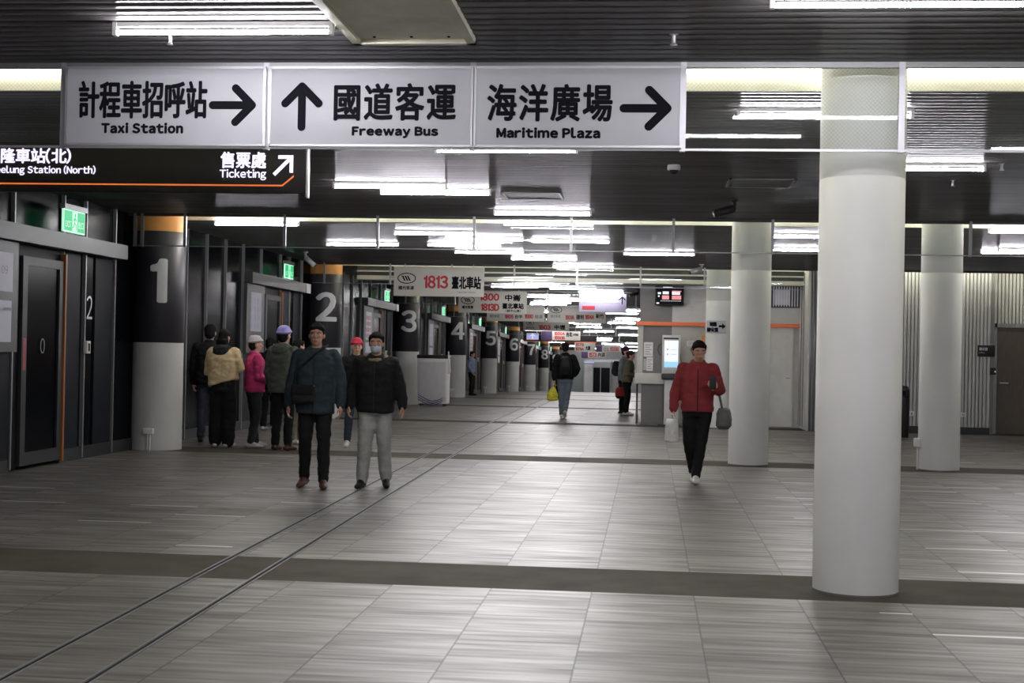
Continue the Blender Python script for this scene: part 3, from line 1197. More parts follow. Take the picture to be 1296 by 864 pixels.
def bus_sign(label, row, px, items, board='cream_sign', has_logo=None, block=None, Yo=None):
    yy = ROW[row] - .52 if Yo is None else Yo
    a, b = atY(px[0], px[3], yy), atY(px[1], px[2], yy)
    x0, x1, z0, z1 = a.x, b.x, (a.z + atY(px[1], px[3], yy).z) / 2, (b.z + atY(px[0], px[2], yy).z) / 2
    r = thing('bus_route_sign', label, 'sign', ((x0 + x1) / 2, yy, z0), 0, 'bus route signs hanging along the hall')
    obj('board', MB().bbox(x0, x1, yy, yy + .04, z0, z1, .006), board, r)
    ceilz = ZC - drop(yy)
    if z1 < ceilz - .02:
        for f in (.12, .88):
            obj('hanger_rod', MB().tube([(x0 + (x1 - x0) * f, yy + .02, z1), (x0 + (x1 - x0) * f, yy + .02, ceilz)], .01, 8), 'alu_dull', r)
    sets = {}
    for body, q, bold, ink in items:
        A, B = atY(q[0], q[3], yy), atY(q[1], q[2], yy)
        write(sets.setdefault(ink, MB()), body, A.x, B.x, (A.z + atY(q[1], q[3], yy).z) / 2, (B.z + atY(q[0], q[2], yy).z) / 2, yy - .006, bold)
    names = {'red_ink': 'route_number', 'ink': 'lettering', 'grey_ink': 'small_lettering'}
    for ink, g in sets.items(): flatobj(names.get(ink, 'lettering'), g, ink, r)
    if has_logo:
        c = atY(has_logo[0], has_logo[1], yy)
        flatobj('company_logo', logo(c.x, c.z, has_logo[2] * yy / FPX, yy - .006), 'ink', r)
    if block:
        A, B = atY(block[0], block[3], yy), atY(block[1], block[2], yy)
        obj('colour_block', MB().box(A.x, B.x, yy - .004, yy - .001, A.z, B.z), block[4], r)
    return r


bus_sign('cream bus sign reading 1813 hanging at the third pillar row', 2, (498, 613, 337.5, 375),
         [('1813', (536, 567.5, 348.5, 365), .012, 'red_ink'), ('臺北車站', (571.5, 609, 349.5, 366), .008, 'ink'), ('國光客運', (504.5, 524, 361.5, 366.5), .002, 'ink'), ('Taipei Main Station', (578, 602, 368.5, 371.5), .001, 'grey_ink')], has_logo=(514.8, 352, 12))
bus_sign('cream bus sign reading 1800 and 1813D behind the 1813 sign', 3, (580, 667, 368.5, 396),
         [('1800', (607, 632, 371, 380.5), .012, 'red_ink'), ('1813D', (608.5, 632, 384, 393.5), .012, 'red_ink'), ('中崙', (639, 659.5, 372.5, 381), .008, 'ink'), ('臺北車站', (635.5, 663, 383.5, 391), .008, 'ink'), ('(經中山高)', (640, 659, 391.5, 395), .002, 'ink'), ('國光客運', (585, 599, 386.5, 390.5), .003, 'ink')], has_logo=(592, 379.5, 9))
bus_sign('pale bus sign reading 1805 and 1880 behind the 1800 sign', 4, (616, 689.5, 384, 406.5),
         [('1805', (639, 650, 398, 403), .01, 'red_ink'), ('台中', (651.5, 661, 398, 403), .004, 'ink'), ('1880', (664, 675, 397.5, 403), .01, 'red_ink'), ('礁溪', (676.5, 687, 398, 403), .004, 'grey_ink'), ('國光客運', (620, 632, 398, 401.5), .002, 'grey_ink')])
bus_sign('pale bus sign reading 1801A and 1804A right of the 1805 sign', 4, (693, 767, 384, 408.5),
         [('1801A', (715.5, 727, 398.5, 404.5), .01, 'red_ink'), ('德明', (729, 739, 398, 404.5), .005, 'ink'), ('1804A', (740.5, 752, 398, 404), .01, 'red_ink'), ('新竹', (754, 764.5, 397, 403), .005, 'ink'), ('國光客運', (697, 709.5, 398, 402), .002, 'grey_ink')], has_logo=(704, 392, 7.5))
bus_sign('cream bus sign reading 1803 below the 1805 sign', 5, (662, 720.5, 405, 418),
         [('1803', (682, 697, 411, 417), .014, 'red_ink'), ('中壢', (701.5, 715.5, 411, 417), .009, 'ink'), ('國光客運', (666, 676, 413, 416), .003, 'grey_ink')], has_logo=(671, 408.5, 5))
bus_sign('bus sign reading 1550A and 1550B with dark purple left end', 6, (685, 734.5, 418.8, 430.5),
         [('1550A', (701.5, 715, 420, 424.2), .012, 'red_ink'), ('1550B', (701.5, 715, 425.2, 429.5), .012, 'red_ink'), ('台北', (716.5, 724.5, 420, 426), .01, 'ink'), ('科學園區', (725.2, 732.5, 422, 425), .002, 'ink')], block=(685.2, 699, 419, 430.4, 'purple_lit'))
bus_sign('small far bus sign reading 1579A right of the walking man', 7, (727, 753.5, 433, 444.8),
         [('1579', (728.5, 739, 434, 438), .012, 'red_ink'), ('1579A', (728.5, 739, 439.5, 443.5), .012, 'red_ink'), ('大湖', (741, 747, 437.5, 443), .01, 'ink')])
bus_sign('small far bus sign with purple left end and white disc', 7, (754, 786, 437, 445.2),
         [('1558', (772, 783, 439, 444), .012, 'red_ink'), ('台北', (764, 771, 439, 444), .004, 'grey_ink')], block=(754.2, 762, 437.2, 445, 'purple_lit'))
bus_sign('farthest bus sign reading 1573 with purple left end', 8, (735.5, 767.5, 444.8, 453),
         [('1573', (745.5, 755, 446, 451.5), .014, 'red_ink'), ('內湖', (757, 765.5, 446, 451.5), .006, 'ink')], block=(735.7, 744, 445, 452.8, 'purple_lit'))

# pale lilac city tour sign
yy = ROW[3] - .62
a, b = atY(732.6, 394.3, yy), atY(793, 372, yy)
r = thing('city_tour_sign', 'pale lilac hanging sign for the city tour bus with an up arrow', 'sign', ((a.x + b.x) / 2, yy, a.z))
obj('board', MB().bbox(a.x, b.x, yy, yy + .04, a.z, b.z, .006), 'lilac', r)
for f in (.1, .9):
    obj('hanger_rod', MB().tube([(a.x + (b.x - a.x) * f, yy + .02, b.z), (a.x + (b.x - a.x) * f, yy + .02, ZC - drop(yy))], .01, 8), 'alu_dull', r)
g = wpx(MB(), '基隆智慧觀光巴士乘車處', (736, 783.5, 374.7, 379.7), yy - .005, .006)
flatobj('lettering', g, 'grey_ink', r); g = MB()
wpx(g, 'Keelung City Tour - Boarding Area', (736.5, 783, 382, 384.6), yy - .005, .001)
flatobj('lettering', g, 'grey_ink', r)
g = MB()
c = atY(787.5, 380, yy)
bars(g, arrow_poly(c.x, c.z, .19, PI / 2, .16), yy - .005)
flatobj('arrow', g, 'ink', r)
a, b = atY(737, 391.5, yy), atY(753, 387, yy)
obj('red_bus_picture', MB().bbox(a.x, b.x, yy - .008, yy, a.z, b.z, .003), 'red_ink', r)

# far black wayfinding sign with orange underside
yy = ROW[6] - .9
a, b = atY(661, 431.5, yy), atY(755, 420, yy)
r = thing('wayfinding_sign', 'far black hanging sign with orange lower edge behind the 1550A sign', 'sign', ((a.x + b.x) / 2, yy, a.z))
obj('housing', MB().bbox(a.x, b.x, yy + .62, yy + .76, a.z + .03, b.z, .008), 'plastic_black', r)
obj('orange_edge', MB().box(a.x, b.x, yy + .6, yy + .76, a.z - .01, a.z + .03), 'orange_line', r)
c = atY(674, 425.3, yy + .6)
obj('lit_panel', MB().box(c.x - .3, c.x + .3, yy + .6, yy + .62, c.z - .17, c.z + .15), 'arrow_blue', r)
g = MB()
bars(g, arrow_poly(c.x, c.z, .24, PI / 2, .2), yy + .596)
flatobj('arrow', g, 'screen_white', r)
for f in (.15, .85):
    x = a.x + (b.x - a.x) * f
    obj('hanger_rod', MB().tube([(x, yy + .69, b.z - .01), (x, yy + .69, ZC - drop(yy))], .012, 8), 'alu_dull', r)


# ================================================================== FLOOR RAILS
for k, (pa, pb) in enumerate((((-2.79, 5.7), (-3.36, 40.)), ((-2.405, 5.74), (-3.0, 40.)))):
    g = MB()
    d_ = Vector((pb[0] - pa[0], pb[1] - pa[1]))
    x = lambda yy: pa[0] + (yy - pa[1]) * d_.x / d_.y
    yl = [-3.9, 14] + [14 + 4 * i for i in range(1, 12)]
    for off, wd in ((-.019, .0045), (.019, .0045)):
        for ya, yb in zip(yl[:-1], yl[1:]):
            v = []
            for yy in (ya, yb):
                for xo in (off - wd, off + wd):
                    for z in (0.001, .006):
                        v.append((x(yy) + xo, yy, z - drop(yy)))
            g.add(v, [(1, 3, 7, 5), (0, 4, 6, 2), (0, 1, 5, 4), (2, 6, 7, 3), (0, 2, 3, 1), (4, 5, 7, 6)])
    r = obj('floor_rail', g, 'alu_dull')
    tag(r, '%s of the two thin metal tracks running diagonally across the tiled floor' % ('left', 'right')[k], 'floor track', 'metal tracks in the floor')
    g = MB()
    for ya, yb in zip(yl[:-1], yl[1:]):
        g.add([(x(ya) - .008, ya, .0025 - drop(ya)), (x(ya) + .008, ya, .0025 - drop(ya)), (x(yb) + .008, yb, .0025 - drop(yb)), (x(yb) - .008, yb, .0025 - drop(yb))], [(0, 1, 2, 3)])
    obj('groove', g, 'ink', r)

# ================================================================== SERVICE BOOTH
BY = 29.2


def bx(px): return atY(px, 440, BY).x


def bz(py, px=850): return atY(px, py, BY).z


dB = drop(BY)
x0, x1 = bx(809), 3.28
r = thing('service_booth', 'grey service booth with orange ledge and beige counter beside the corridor', 'booth', (x0, BY, -dB))
xm = bx(850)
zt = bz(362)
zl = bz(410)
obj('wall_panel', MB().box(x0, xm, BY, BY + .1, zl, zt + .25), 'booth_dark', r)
obj('wall_panel', MB().box(xm, x1, BY, BY + .1, zl, zt + .25), 'booth_light', r)
obj('wall_panel', MB().box(bx(814), xm, BY + .05, BY + .12, -dB, zl), 'booth_dark', r)
obj('wall_panel', MB().box(xm, bx(974), BY + .05, BY + .12, -dB, zl), 'booth_beige', r)
obj('wall_panel', MB().box(bx(1004), x1, BY + .05, BY + .12, -dB, zl), 'booth_beige', r)
obj('side_wall', MB().box(x0, x0 + .1, BY + .1, 35.5, zl, zt + .25).box(x0 + .12, x0 + .2, BY + .12, 35.5, -dB, zl), 'booth_dark', r)
obj('roof_slab', MB().box(x0, x1, BY, 35.6, zt + .25, zt + .33), 'booth_dark', r)
obj('orange_ledge', MB().box(bx(805), x1, BY - .06, BY, zl - .035, zl + .045).box(bx(805), x0, BY, 35.5, zl - .035, zl + .045), 'orange_line', r)
obj('corner_post', MB().box(bx(806.5), bx(814), BY + .0, BY + .1, bz(473), zl - .035), 'booth_beige', r)
# louvred window
lo = obj('louvre_frame', MB().box(bx(975), bx(1011), BY - .03, BY, bz(389.5, 1000), bz(361, 1000)), 'steel_dark', r)
g = MB()
for k in range(10):
    xx = bx(977) + k * (bx(1009) - bx(977)) / 9.5
    g.box(xx, xx + .022, BY - .06, BY - .03, bz(388, 1000), bz(362, 1000))
obj('slat', g, 'alu', lo)
obj('window_glow', MB().box(bx(979), bx(998), BY - .034, BY - .031, bz(386, 1000), bz(366, 1000)), 'screen_pale', lo)
r = thing('service_counter', 'beige topped service counter at the front left corner of the booth', 'counter', (bx(825), BY - .15, -dB))
obj('worktop', MB().bbox(bx(804), bx(843), BY - .26, BY - .065, bz(486), bz(472.5), .012), 'booth_beige', r)
obj('counter_base', MB().box(bx(812.5), bx(840.5), BY - .17, BY - .065, -dB, bz(486)), 'booth_base', r)
r = thing('service_counter', 'narrow beige counter along the corridor side of the booth where two people stand', 'counter', (x0 - .07, BY + 3, -dB))
obj('worktop', MB().bbox(bx(804), x0 - .05, BY + .02, 35.4, bz(486), bz(472.5), .012), 'booth_beige', r)
obj('counter_base', MB().box(bx(807), x0 - .05, BY + .02, 35.3, -dB - .1, bz(486)), 'booth_base', r)
# white door of the booth
o = sroot('door_21')
struct('leaf', MB().box(bx(975), bx(1003), BY + .03, BY + .07, -dB + .01, zl - .04), 'door_white', o)
struct('frame', MB().box(bx(973.6), bx(975), BY, BY + .1, -dB, zl - .036).box(bx(1003), bx(1004.5), BY, BY + .1, -dB, zl - .036), 'booth_light', o)
struct('handle', MB().tube([(bx(1000), BY + .02, 1.0), (bx(1000), BY - .03, 1.0), (bx(996), BY - .03, 1.0)], .012, 8), 'alu', o)

# hanging screen on the booth
a, b = atY(829, 386, BY - .24), atY(866, 361.5, BY - .24)
r = thing('wall_television', 'black departure screen with red and white rows mounted high on the booth', 'television', ((a.x + b.x) / 2, BY - .24, a.z))
obj('bezel', MB().bbox(a.x, b.x, BY - .24, BY - .18, a.z, b.z, .006), 'plastic_black', r)
obj('bracket', MB().box((a.x + b.x) / 2 - .06, (a.x + b.x) / 2 + .06, BY - .18, BY - .063, (a.z + b.z) / 2 - .08, (a.z + b.z) / 2 + .08), 'steel_dark', r)
W_, H_ = b.x - a.x, b.z - a.z


def rects(lst, y0, y1):
    g = MB()
    for u0, u1, v0, v1 in lst: g.box(a.x + W_ * u0, a.x + W_ * u1, y0, y1, a.z + H_ * v0, a.z + H_ * v1)
    return g


obj('picture', rects([(.04, .96, .05, .95)], BY - .243, BY - .24), 'ink', r)
for q_ in ((.24, .48, .3, .5), (.58, .9, .3, .5), (.58, .9, .68, .74)):
    obj('red_row', rects([q_], BY - .246, BY - .2432), 'screen_red', r)
for q_ in [(.26, .47, .56, .7), (.58, .86, .54, .68), (.27, .6, .88, .93), (.09, .2, .56, .66), (.1, .15, .42, .5), (.05, .14, .07, .14)] + [(.2 + .06 * k, .22 + .06 * k, .2, .25) for k in range(12)]:
    obj('white_row', rects([q_], BY - .246, BY - .2432), 'screen_white', r)

# self-service machine
KY = BY - .53
a, b = atY(838, 537, KY), atY(861, 424, KY)
px = lambda x, y: atY(x, y, KY)
r = thing('ticket_machine', 'grey self-service ticket machine with glowing upright touch screen', 'ticket machine', ((a.x + b.x) / 2, KY, -dB))
obj('pedestal', MB().bbox(px(840.5, 500).x, px(859, 500).x, KY + .04, KY + .26, -dB, px(850, 478).z, .012), 'booth_light', r)
obj('plinth', MB().box(px(833, 500).x, px(861, 500).x, KY + .0, KY + .27, -dB, -dB + .025), 'steel_dark', r)
obj('lower_tray', MB().bbox(px(837.3, 470).x, px(861, 470).x, KY - .05, KY + .2, px(850, 480.5).z, px(850, 472.5).z, .03), 'steel_dark', r)
obj('cabinet', MB().bbox(px(838, 450).x, px(861, 450).x, KY, KY + .22, px(850, 473).z, px(850, 424).z, .012), 'booth_light', r)
A, B = px(840.5, 464.5), px(858.5, 431)
sc_ = obj('screen', MB().box(A.x, B.x, KY - .004, KY, A.z, B.z), 'screen_white', r)
obj('button_field', MB().box(A.x, B.x, KY - .008, KY - .004, A.z, A.z + .12), 'screen_blue', sc_)
g = MB()
for k in range(2):
    zz = A.z + .36 - .1 * k
    g.lathe((0, 0, 0), [(.001, 0), (.001, .001)], 4)
    g.box(A.x + .05, A.x + .08, KY - .007, KY - .005, zz, zz + .03)
    g.box(A.x + .13, A.x + .25, KY - .007, KY - .005, zz + .01, zz + .02)
g.v = [q for q in g.v]
obj('menu_line', g, 'screen_pale', sc_)
obj('slot_panel', MB().box(px(839.5, 470).x, px(850, 470).x, KY - .006, KY, px(845, 470).z, px(845, 466.5).z).box(px(852, 470).x, px(858.5, 470).x, KY - .006, KY, px(845, 470).z, px(845, 466.5).z), 'booth_beige', r)
obj('camera_bar', MB().box(px(840, 428).x, px(859, 428).x, KY - .006, KY, px(850, 429).z, px(850, 427.2).z), 'plastic_black', r)
# papers, phone hook
for k, (q, lab) in enumerate((((814.5, 826.5, 433, 451), 'tall white printed notice taped left of the ticket machine'), ((818, 826.5, 452, 469), 'white paper notice hanging under the tall notice beside the booth post'), ((814.2, 817.8, 454, 468), 'narrow grey printed slip at the left below the tall notice'), ((869, 884, 431.5, 438), 'small white paper notice on the beige wall behind the red jacket'), ((887, 892, 424, 437), 'yellow warning label on the booth beside the white column'))):
    A, B = atY(q[0], q[3], BY + .046), atY(q[1], q[2], BY + .046)
    r = thing('wall_notice', lab, 'notice', ((A.x + B.x) / 2, BY + .046, A.z), 0, 'papers on the booth front')
    obj('sheet', MB().box(A.x, B.x, BY + .043, BY + .0495, A.z, B.z), 'orange' if k == 4 else ('booth_light' if k == 2 else 'plastic_white'), r)
    g = MB()
    for j in range(5):
        zz = A.z + (B.z - A.z) * (.15 + .16 * j)
        g.box(A.x + (B.x - A.x) * .15, A.x + (B.x - A.x) * (.85 - .2 * (j % 2)), BY + .041, BY + .0428, zz, zz + (B.z - A.z) * .045)
    obj('print', g, 'grey_ink', r)
g = MB().tube([(bx(876), BY + .045, bz(439)), (bx(874.5), BY + .02, bz(442)), (bx(876), BY + .01, bz(445)), (bx(882), BY + .01, bz(445))], .012, 8)
tag(obj('wall_hook', g, 'plastic_black'), 'small black hook on the beige booth wall right of the ticket machine', 'hook')
g = MB().tube([(bx(859.5), BY + .03, bz(430)), (bx(861.5), BY + .03, bz(450)), (bx(864), BY + .035, bz(468)), (bx(868), BY + .035, bz(480))], .006, 6)
tag(obj('power_cable', g, 'plastic_black'), 'thin dark cable hanging right of the ticket machine', 'cable')
g = MB().tube([(bx(838.5), BY + .02, bz(434)), (bx(834), BY + .03, bz(437)), (bx(832.5), BY + .03, bz(443)), (bx(835), BY + .03, bz(449)), (bx(839), BY + .02, bz(450))], .006, 6)
tag(obj('power_cable', g, 'plastic_black'), 'thin dark cable looping left of the ticket machine', 'cable')

# arrow sign on the third white column
cx, cyy = 1.53, 28.35
A, B = atY(894, 421, 28.07), atY(919, 405.8, 28.07)
r = thing('column_arrow_sign', 'small white station office sign with black arrow on a white column', 'sign', ((A.x + B.x) / 2, 28.035, A.z))
obj('plate', MB().bbox(A.x, B.x, 28.035, 28.073, A.z, B.z, .004), 'white_sign', r)
g = wpx(MB(), '站務', (898, 907.5, 407, 413), 28.031, .008)
flatobj('lettering', g, 'ink', r); g = MB()
wpx(g, '辦公室', (894.6, 909.3, 414, 420), 28.031, .008)
flatobj('lettering', g, 'ink', r)
g = MB()
c = atY(914, 412.8, 28.031)
bars(g, [(Vector((c.x - .07, c.z)), Vector((c.x + .02, c.z)), .022)], 28.031, round_=False)
g.add([(c.x + .0, 28.0305, c.z + .06), (c.x + .075, 28.0305, c.z), (c.x, 28.0305, c.z - .06)], [(0, 2, 1)])
flatobj('arrow', g, 'ink', r)

# ================================================================== RIGHT WALL THINGS
WY = 28.28
A, B = atY(1237, 451, WY), atY(1259.5, 437, WY)
r = thing('door_sign_plate', 'small dark sign plate on the corrugated wall left of the brown door', 'sign', ((A.x + B.x) / 2, WY, A.z))
obj('plate', MB().bbox(A.x, B.x, WY, WY + .02, A.z, B.z, .004), 'plastic_black', r)
g = wpx(MB(), '辦公室', (1239.5, 1250, 439.5, 443.5), WY - .004, .003)
flatobj('lettering', g, 'white_sign', r); g = MB()
wpx(g, 'Office', (1239.5, 1246, 445, 447), WY - .004, 0)
flatobj('lettering', g, 'white_sign', r)
A, B = atY(1253, 474, WY), atY(1260.5, 465.5, WY)
r = thing('card_reader', 'small black card reader on the corrugated wall below the dark sign plate', 'card reader', ((A.x + B.x) / 2, WY, A.z))
obj('casing', MB().bbox(A.x, B.x, WY - .02, WY + .02, A.z, B.z, .008), 'plastic_black', r)
obj('light', MB().box(B.x - .03, B.x - .01, WY - .024, WY - .02, A.z + .05, A.z + .08), 'screen_white', r)
for k, q in enumerate(((1146, 1157, 520, 526.5), (1216, 1222, 522, 527.5))):
    A, B = atY(q[0], q[3], WY), atY(q[1], q[2], WY)
    r = thing('wall_socket', 'white wall socket low on the corrugated wall %s the column with the socket box' % ('left of', 'right of')[k], 'socket', ((A.x + B.x) / 2, WY, A.z), 0, 'sockets on the corrugated wall')
    obj('plate', MB().bbox(A.x, B.x, WY - .01, WY + .02, A.z, B.z, .006), 'plastic_white', r)
    obj('outlet', MB().box(A.x + (B.x - A.x) * .25, A.x + (B.x - A.x) * .45, WY - .013, WY - .01, A.z + .03, B.z - .03).box(A.x + (B.x - A.x) * .6, A.x + (B.x - A.x) * .8, WY - .013, WY - .01, A.z + .03, B.z - .03), 'grey_ink', r)
# black bin, mostly behind the big column
r = thing('litter_bin', 'tall black litter bin by the corrugated wall, partly behind the nearest column', 'bin', (4.82, 26.45, -drop(26.45)))
obj('body', MB().loft([(0, 0, 0, .2, .2), (0, 0, .02, .215, .215), (0, 0, .74, .225, .225), (0, 0, .76, .215, .215)], 28, 3.5), 'plastic_black', r, True)
obj('lid', MB().loft([(0, 0, .76, .23, .23), (0, 0, .9, .225, .225), (0, 0, .97, .19, .19), (0, 0, .99, .1, .1)], 28, 3.5), 'steel_dark', r, True)
obj('opening', MB().box(-.13, .13, -.232, -.222, .8, .89), 'ink', r, True)
obj('foot', MB().box(-.19, .19, -.19, .19, 0, .015), 'steel_dark', r, True)

# ================================================================== CEILING THINGS
r = thing('ceiling_hatch', 'beige framed recessed ceiling panel above the direction signs', 'hatch', (-1.35, 7.2, ZC))
hx0, hx1, hy0, hy1 = -1.71, -.995, 6.55, 7.73
f_ = .05
obj('frame', MB().box(hx0, hx1, hy1 - f_, hy1, ZC - .035, ZC + .004).box(hx0, hx1, hy0, hy0 + f_, ZC - .035, ZC + .004).box(hx0, hx0 + f_, hy0, hy1, ZC - .035, ZC + .004).box(hx1 - f_, hx1, hy0, hy1, ZC - .035, ZC + .004), 'hatch', r)
obj('panel', MB().box(hx0 + f_, hx1 - f_, hy0 + f_, hy1 - f_, ZC - .008, ZC - .002), 'hatch', r)
for k in range(3):
    x = hx0 + .14 + k * .215
    obj('screw', MB().lathe((x, hy1 - .11, ZC - .014), [(.008, 0), (.01, .006)], 10), 'ink', r)
for (q, lab) in (((-1.31, 15.55), 'flat square ceiling hatch beside the tube lights left of centre'), ((1.17, 14.25), 'flat square ceiling hatch above the bullet camera right of centre')):
    r = thing('ceiling_hatch', lab, 'hatch', (q[0], q[1], ZC - drop(q[1])), 0, 'flat ceiling hatches')
    z = ZC - drop(q[1])
    h_ = .34
    obj('frame', MB().box(q[0] - h_, q[0] + h_, q[1] - h_, q[1] - h_ + .03, z - .014, z).box(q[0] - h_, q[0] + h_, q[1] + h_ - .03, q[1] + h_, z - .014, z).box(q[0] - h_, q[0] - h_ + .03, q[1] - h_, q[1] + h_, z - .014, z).box(q[0] + h_ - .03, q[0] + h_, q[1] - h_, q[1] + h_, z - .014, z), 'header', r)
    obj('panel', MB().box(q[0] - h_ + .03, q[0] + h_ - .03, q[1] - h_ + .03, q[1] + h_ - .03, z - .008, z - .003), 'ceil', r)


def bullet_camera(label, P, az, tilt=-.2, dark=False):
    r = thing('security_camera', label, 'camera', P, az, 'bullet cameras under the ceiling')
    m_ = 'plastic_black' if dark else 'camera_white'
    obj('mount', MB().lathe((0, 0, -.03), [(.045, .03), (.045, .01), (.02, 0), (.016, -.06)], 16), m_, r, True)
    c, s_ = math.cos(tilt), math.sin(tilt)
    d = Vector((c, 0, s_))
    st = Vector((-.02, 0, -.1))
    obj('arm', MB().tube([(0, 0, -.08), st, st + d * .06], .014, 8), m_, r, True)
    obj('body', MB().tube([st + d * .02, st + d * .26], [.045, .045], 16, ends=False).tube([st + d * .0 + Vector((0, 0, .05)), st + d * .3 + Vector((0, 0, .05))], .012, 8, flat=(Vector((0, 0, 1)), .4)), m_, r, True)
    obj('lens', MB().tube([st + d * .262, st + d * .275], .036, 14, ends=False), 'plastic_black' if not dark else 'alu', r, True)
    return r


def zc(P): return Vector((P.x, P.y, ZC - drop(P.y)))


bullet_camera('dark bullet camera under the ceiling beside the right flat hatch', zc(atZ(930, 253, ZC)), PI, -.25, True)
bullet_camera('small pale bullet camera under the ceiling in front of the third slot', zc(atZ(888, 334, ZC)), PI + .3, -.3)
bullet_camera('pale bullet camera under the ceiling in front of pillar two', zc(atZ(387, 318, ZC)), .0, -.7)
bullet_camera('dark bullet camera high beside the left end of the booth', zc(atZ(808, 366, ZC)), PI, -.3, True)
P = zc(atZ(853, 209, ZC))
r = thing('dome_camera', 'round dome camera under the ceiling right of the direction signs', 'camera', P)
obj('base', MB().lathe((0, 0, -.05), [(.06, .05), (.062, .01), (.055, 0)], 20), 'camera_white', r, True)
obj('dome', MB().ell((0, 0, -.052), (.046, .046, .042), 18, 10), 'plastic_black', r, True)


def sprinkler():
    r = thing('sprinkler_head', 'x', 'sprinkler', (0, 0, 0), 0, 'sprinkler heads under the ceiling')
    obj('stem', MB().lathe((0, 0, -.05), [(.012, .05), (.012, 0)], 10).lathe((0, 0, -.004), [(.028, .004), (.02, 0)], 14), 'alu', r, True)
    obj('deflector', MB().lathe((0, 0, -.062), [(.02, .0), (.022, .004)], 12).tube([(-.01, 0, -.05), (-.008, 0, -.062)], .003, 6).tube([(.01, 0, -.05), (.008, 0, -.062)], .003, 6), 'alu', r, True)
    return r


sp_ = sprinkler()
for k, (q, lab) in enumerate((((216, 47), 'small sprinkler under the ceiling above the taxi sign'), ((853, 47), 'small sprinkler under the ceiling above the Maritime Plaza sign'), ((1206, 232), 'small sprinkler under the ceiling right of the nearest column'), ((1268, 211), 'small sprinkler right of the tube light beyond the nearest column'))):
    P = zc(atZ(q[0], q[1] - 4, ZC))
    if k == 0:
        sp_.location = P
        sp_['label'] = lab
    else: dup(sp_, P, lab)

# ================================================================== WHITE COUNTER BY PILLAR THREE
A, B = atZ(527, 513.5), atZ(566, 514)
wy = A.y
wx0, wx1 = A.x, atY(566, 480, wy).x
dz = -drop(wy)
zt = atY(545, 453.5, wy).z
r = thing('mobile_counter', 'white wheeled counter with purple wave graphic beside pillar three', 'counter', ((wx0 + wx1) / 2, wy, dz))
obj('body', MB().bbox(wx0, wx1, wy, wy + .55, dz + .07, zt, .02), 'plastic_white', r)
obj('front_panel', MB().bbox(wx0 + .04, wx1 - .04, wy - .012, wy + .005, dz + .13, zt - .09, .006), 'booth_light', r)
obj('worktop', MB().bbox(wx0 - .02, wx1 + .02, wy + .05, wy + .6, zt, zt + .1, .015), 'plastic_black', r)
obj('side_flap', MB().add([(wx1 + .01, wy - .02, zt + .2), (wx1 + .035, wy - .02, zt + .2), (wx1 + .1, wy + .02, zt - .38), (wx1 + .01, wy + .02, zt - .42), (wx1 + .01, wy + .03, zt + .2), (wx1 + .035, wy + .03, zt + .2), (wx1 + .1, wy + .06, zt - .38), (wx1 + .01, wy + .06, zt - .42)], [(0, 1, 2, 3), (7, 6, 5, 4), (0, 4, 5, 1), (1, 5, 6, 2), (2, 6, 7, 3), (3, 7, 4, 0)]), 'plastic_white', r)
g = MB()
wdt = wx1 - wx0
for k in range(3):
    poly = []
    for i in range(13):
        t = i / 12
        poly.append((wx0 + .04 + wdt * .82 * t, dz + .33 - .05 * k - .2 * math.sin(PI * (t * .62 + .02 * k)) + .22 * max(0, t - .55)))
    low = [(x, z - .02 - .012 * math.sin(PI * i / 12)) for i, (x, z) in enumerate(poly)]
    n_ = len(poly)
    g.add([(x, wy - .0155 - .001 * k, z) for x, z in poly + low], [(i, i + 1, n_ + i + 1, n_ + i) for i in range(n_ - 1)])
M['wave_purple'] = mat('wave_purple', (.09, .07, .17), .5)
flatobj('wave_graphic', g, 'wave_purple', r)
for x in (wx0 + .1, wx1 - .1):
    for y_ in (wy + .1, wy + .45):
        g = MB().tube([(x - .02, y_, dz + .038), (x + .02, y_, dz + .038)], .035, 12, ends=False)
        w_ = obj('caster', g, 'plastic_black', r)
        obj('fork', MB().box(x - .03, x + .03, y_ - .02, y_ + .02, dz + .05, dz + .08), 'alu_dull', w_)

# ================================================================== FAR END OF THE HALL
FY = 104.
fx = lambda p_: atY(p_, 470, FY).x
fz = lambda p_: atY(760, p_, FY).z
zf = -drop(FY)
struct('wall_far', MB().box(-9.2, 3.2, FY + .6, FY + .8, zf - .3, 3), 'wall_plain')
q = MB().box(fx(704), fx(738.5), FY, FY + .1, zf, fz(456)).box(fx(704), fx(738.5), FY - .04, FY + .12, fz(456), fz(454))
struct('wall_glass', q, 'far_glass')
o = sroot('door_30')
struct('frame', MB().box(fx(739), fx(740), FY - .3, FY, zf, fz(456)).box(fx(749.5), fx(751), FY - .3, FY, zf, fz(456)).box(fx(739), fx(785), FY - .35, FY, fz(458), fz(455)), 'alu', o)
struct('leaf', MB().box(fx(740), fx(749.5), FY - .2, FY - .15, zf, fz(458)), 'plastic_white', o)
o = sroot('door_31')
struct('leaf', MB().box(fx(751), fx(760), FY - .2, FY - .15, zf, fz(465)).box(fx(760.6), fx(772), FY - .2, FY - .15, zf, fz(465)), 'black_panel', o)
struct('frame', MB().box(fx(751), fx(772), FY - .3, FY - .1, fz(465), fz(458)).box(fx(772), fx(773), FY - .3, FY - .1, zf, fz(458)).box(fx(759.8), fx(760.8), FY - .25, FY - .1, zf, fz(465)), 'alu_dull', o)
r = thing('far_lit_sign', 'small lit lilac sign above the far glass doors', 'sign', (fx(745), FY - .8, fz(461)))
obj('board', MB().box(fx(740), fx(752), FY - .8, FY - .74, fz(461), fz(458)), 'lilac', r)
for x_ in (fx(741), fx(751)): obj('hanger_rod', MB().tube([(x_, FY - .77, fz(458)), (x_, FY - .77, ZC - drop(FY - .8))], .012, 6), 'alu_dull', r)
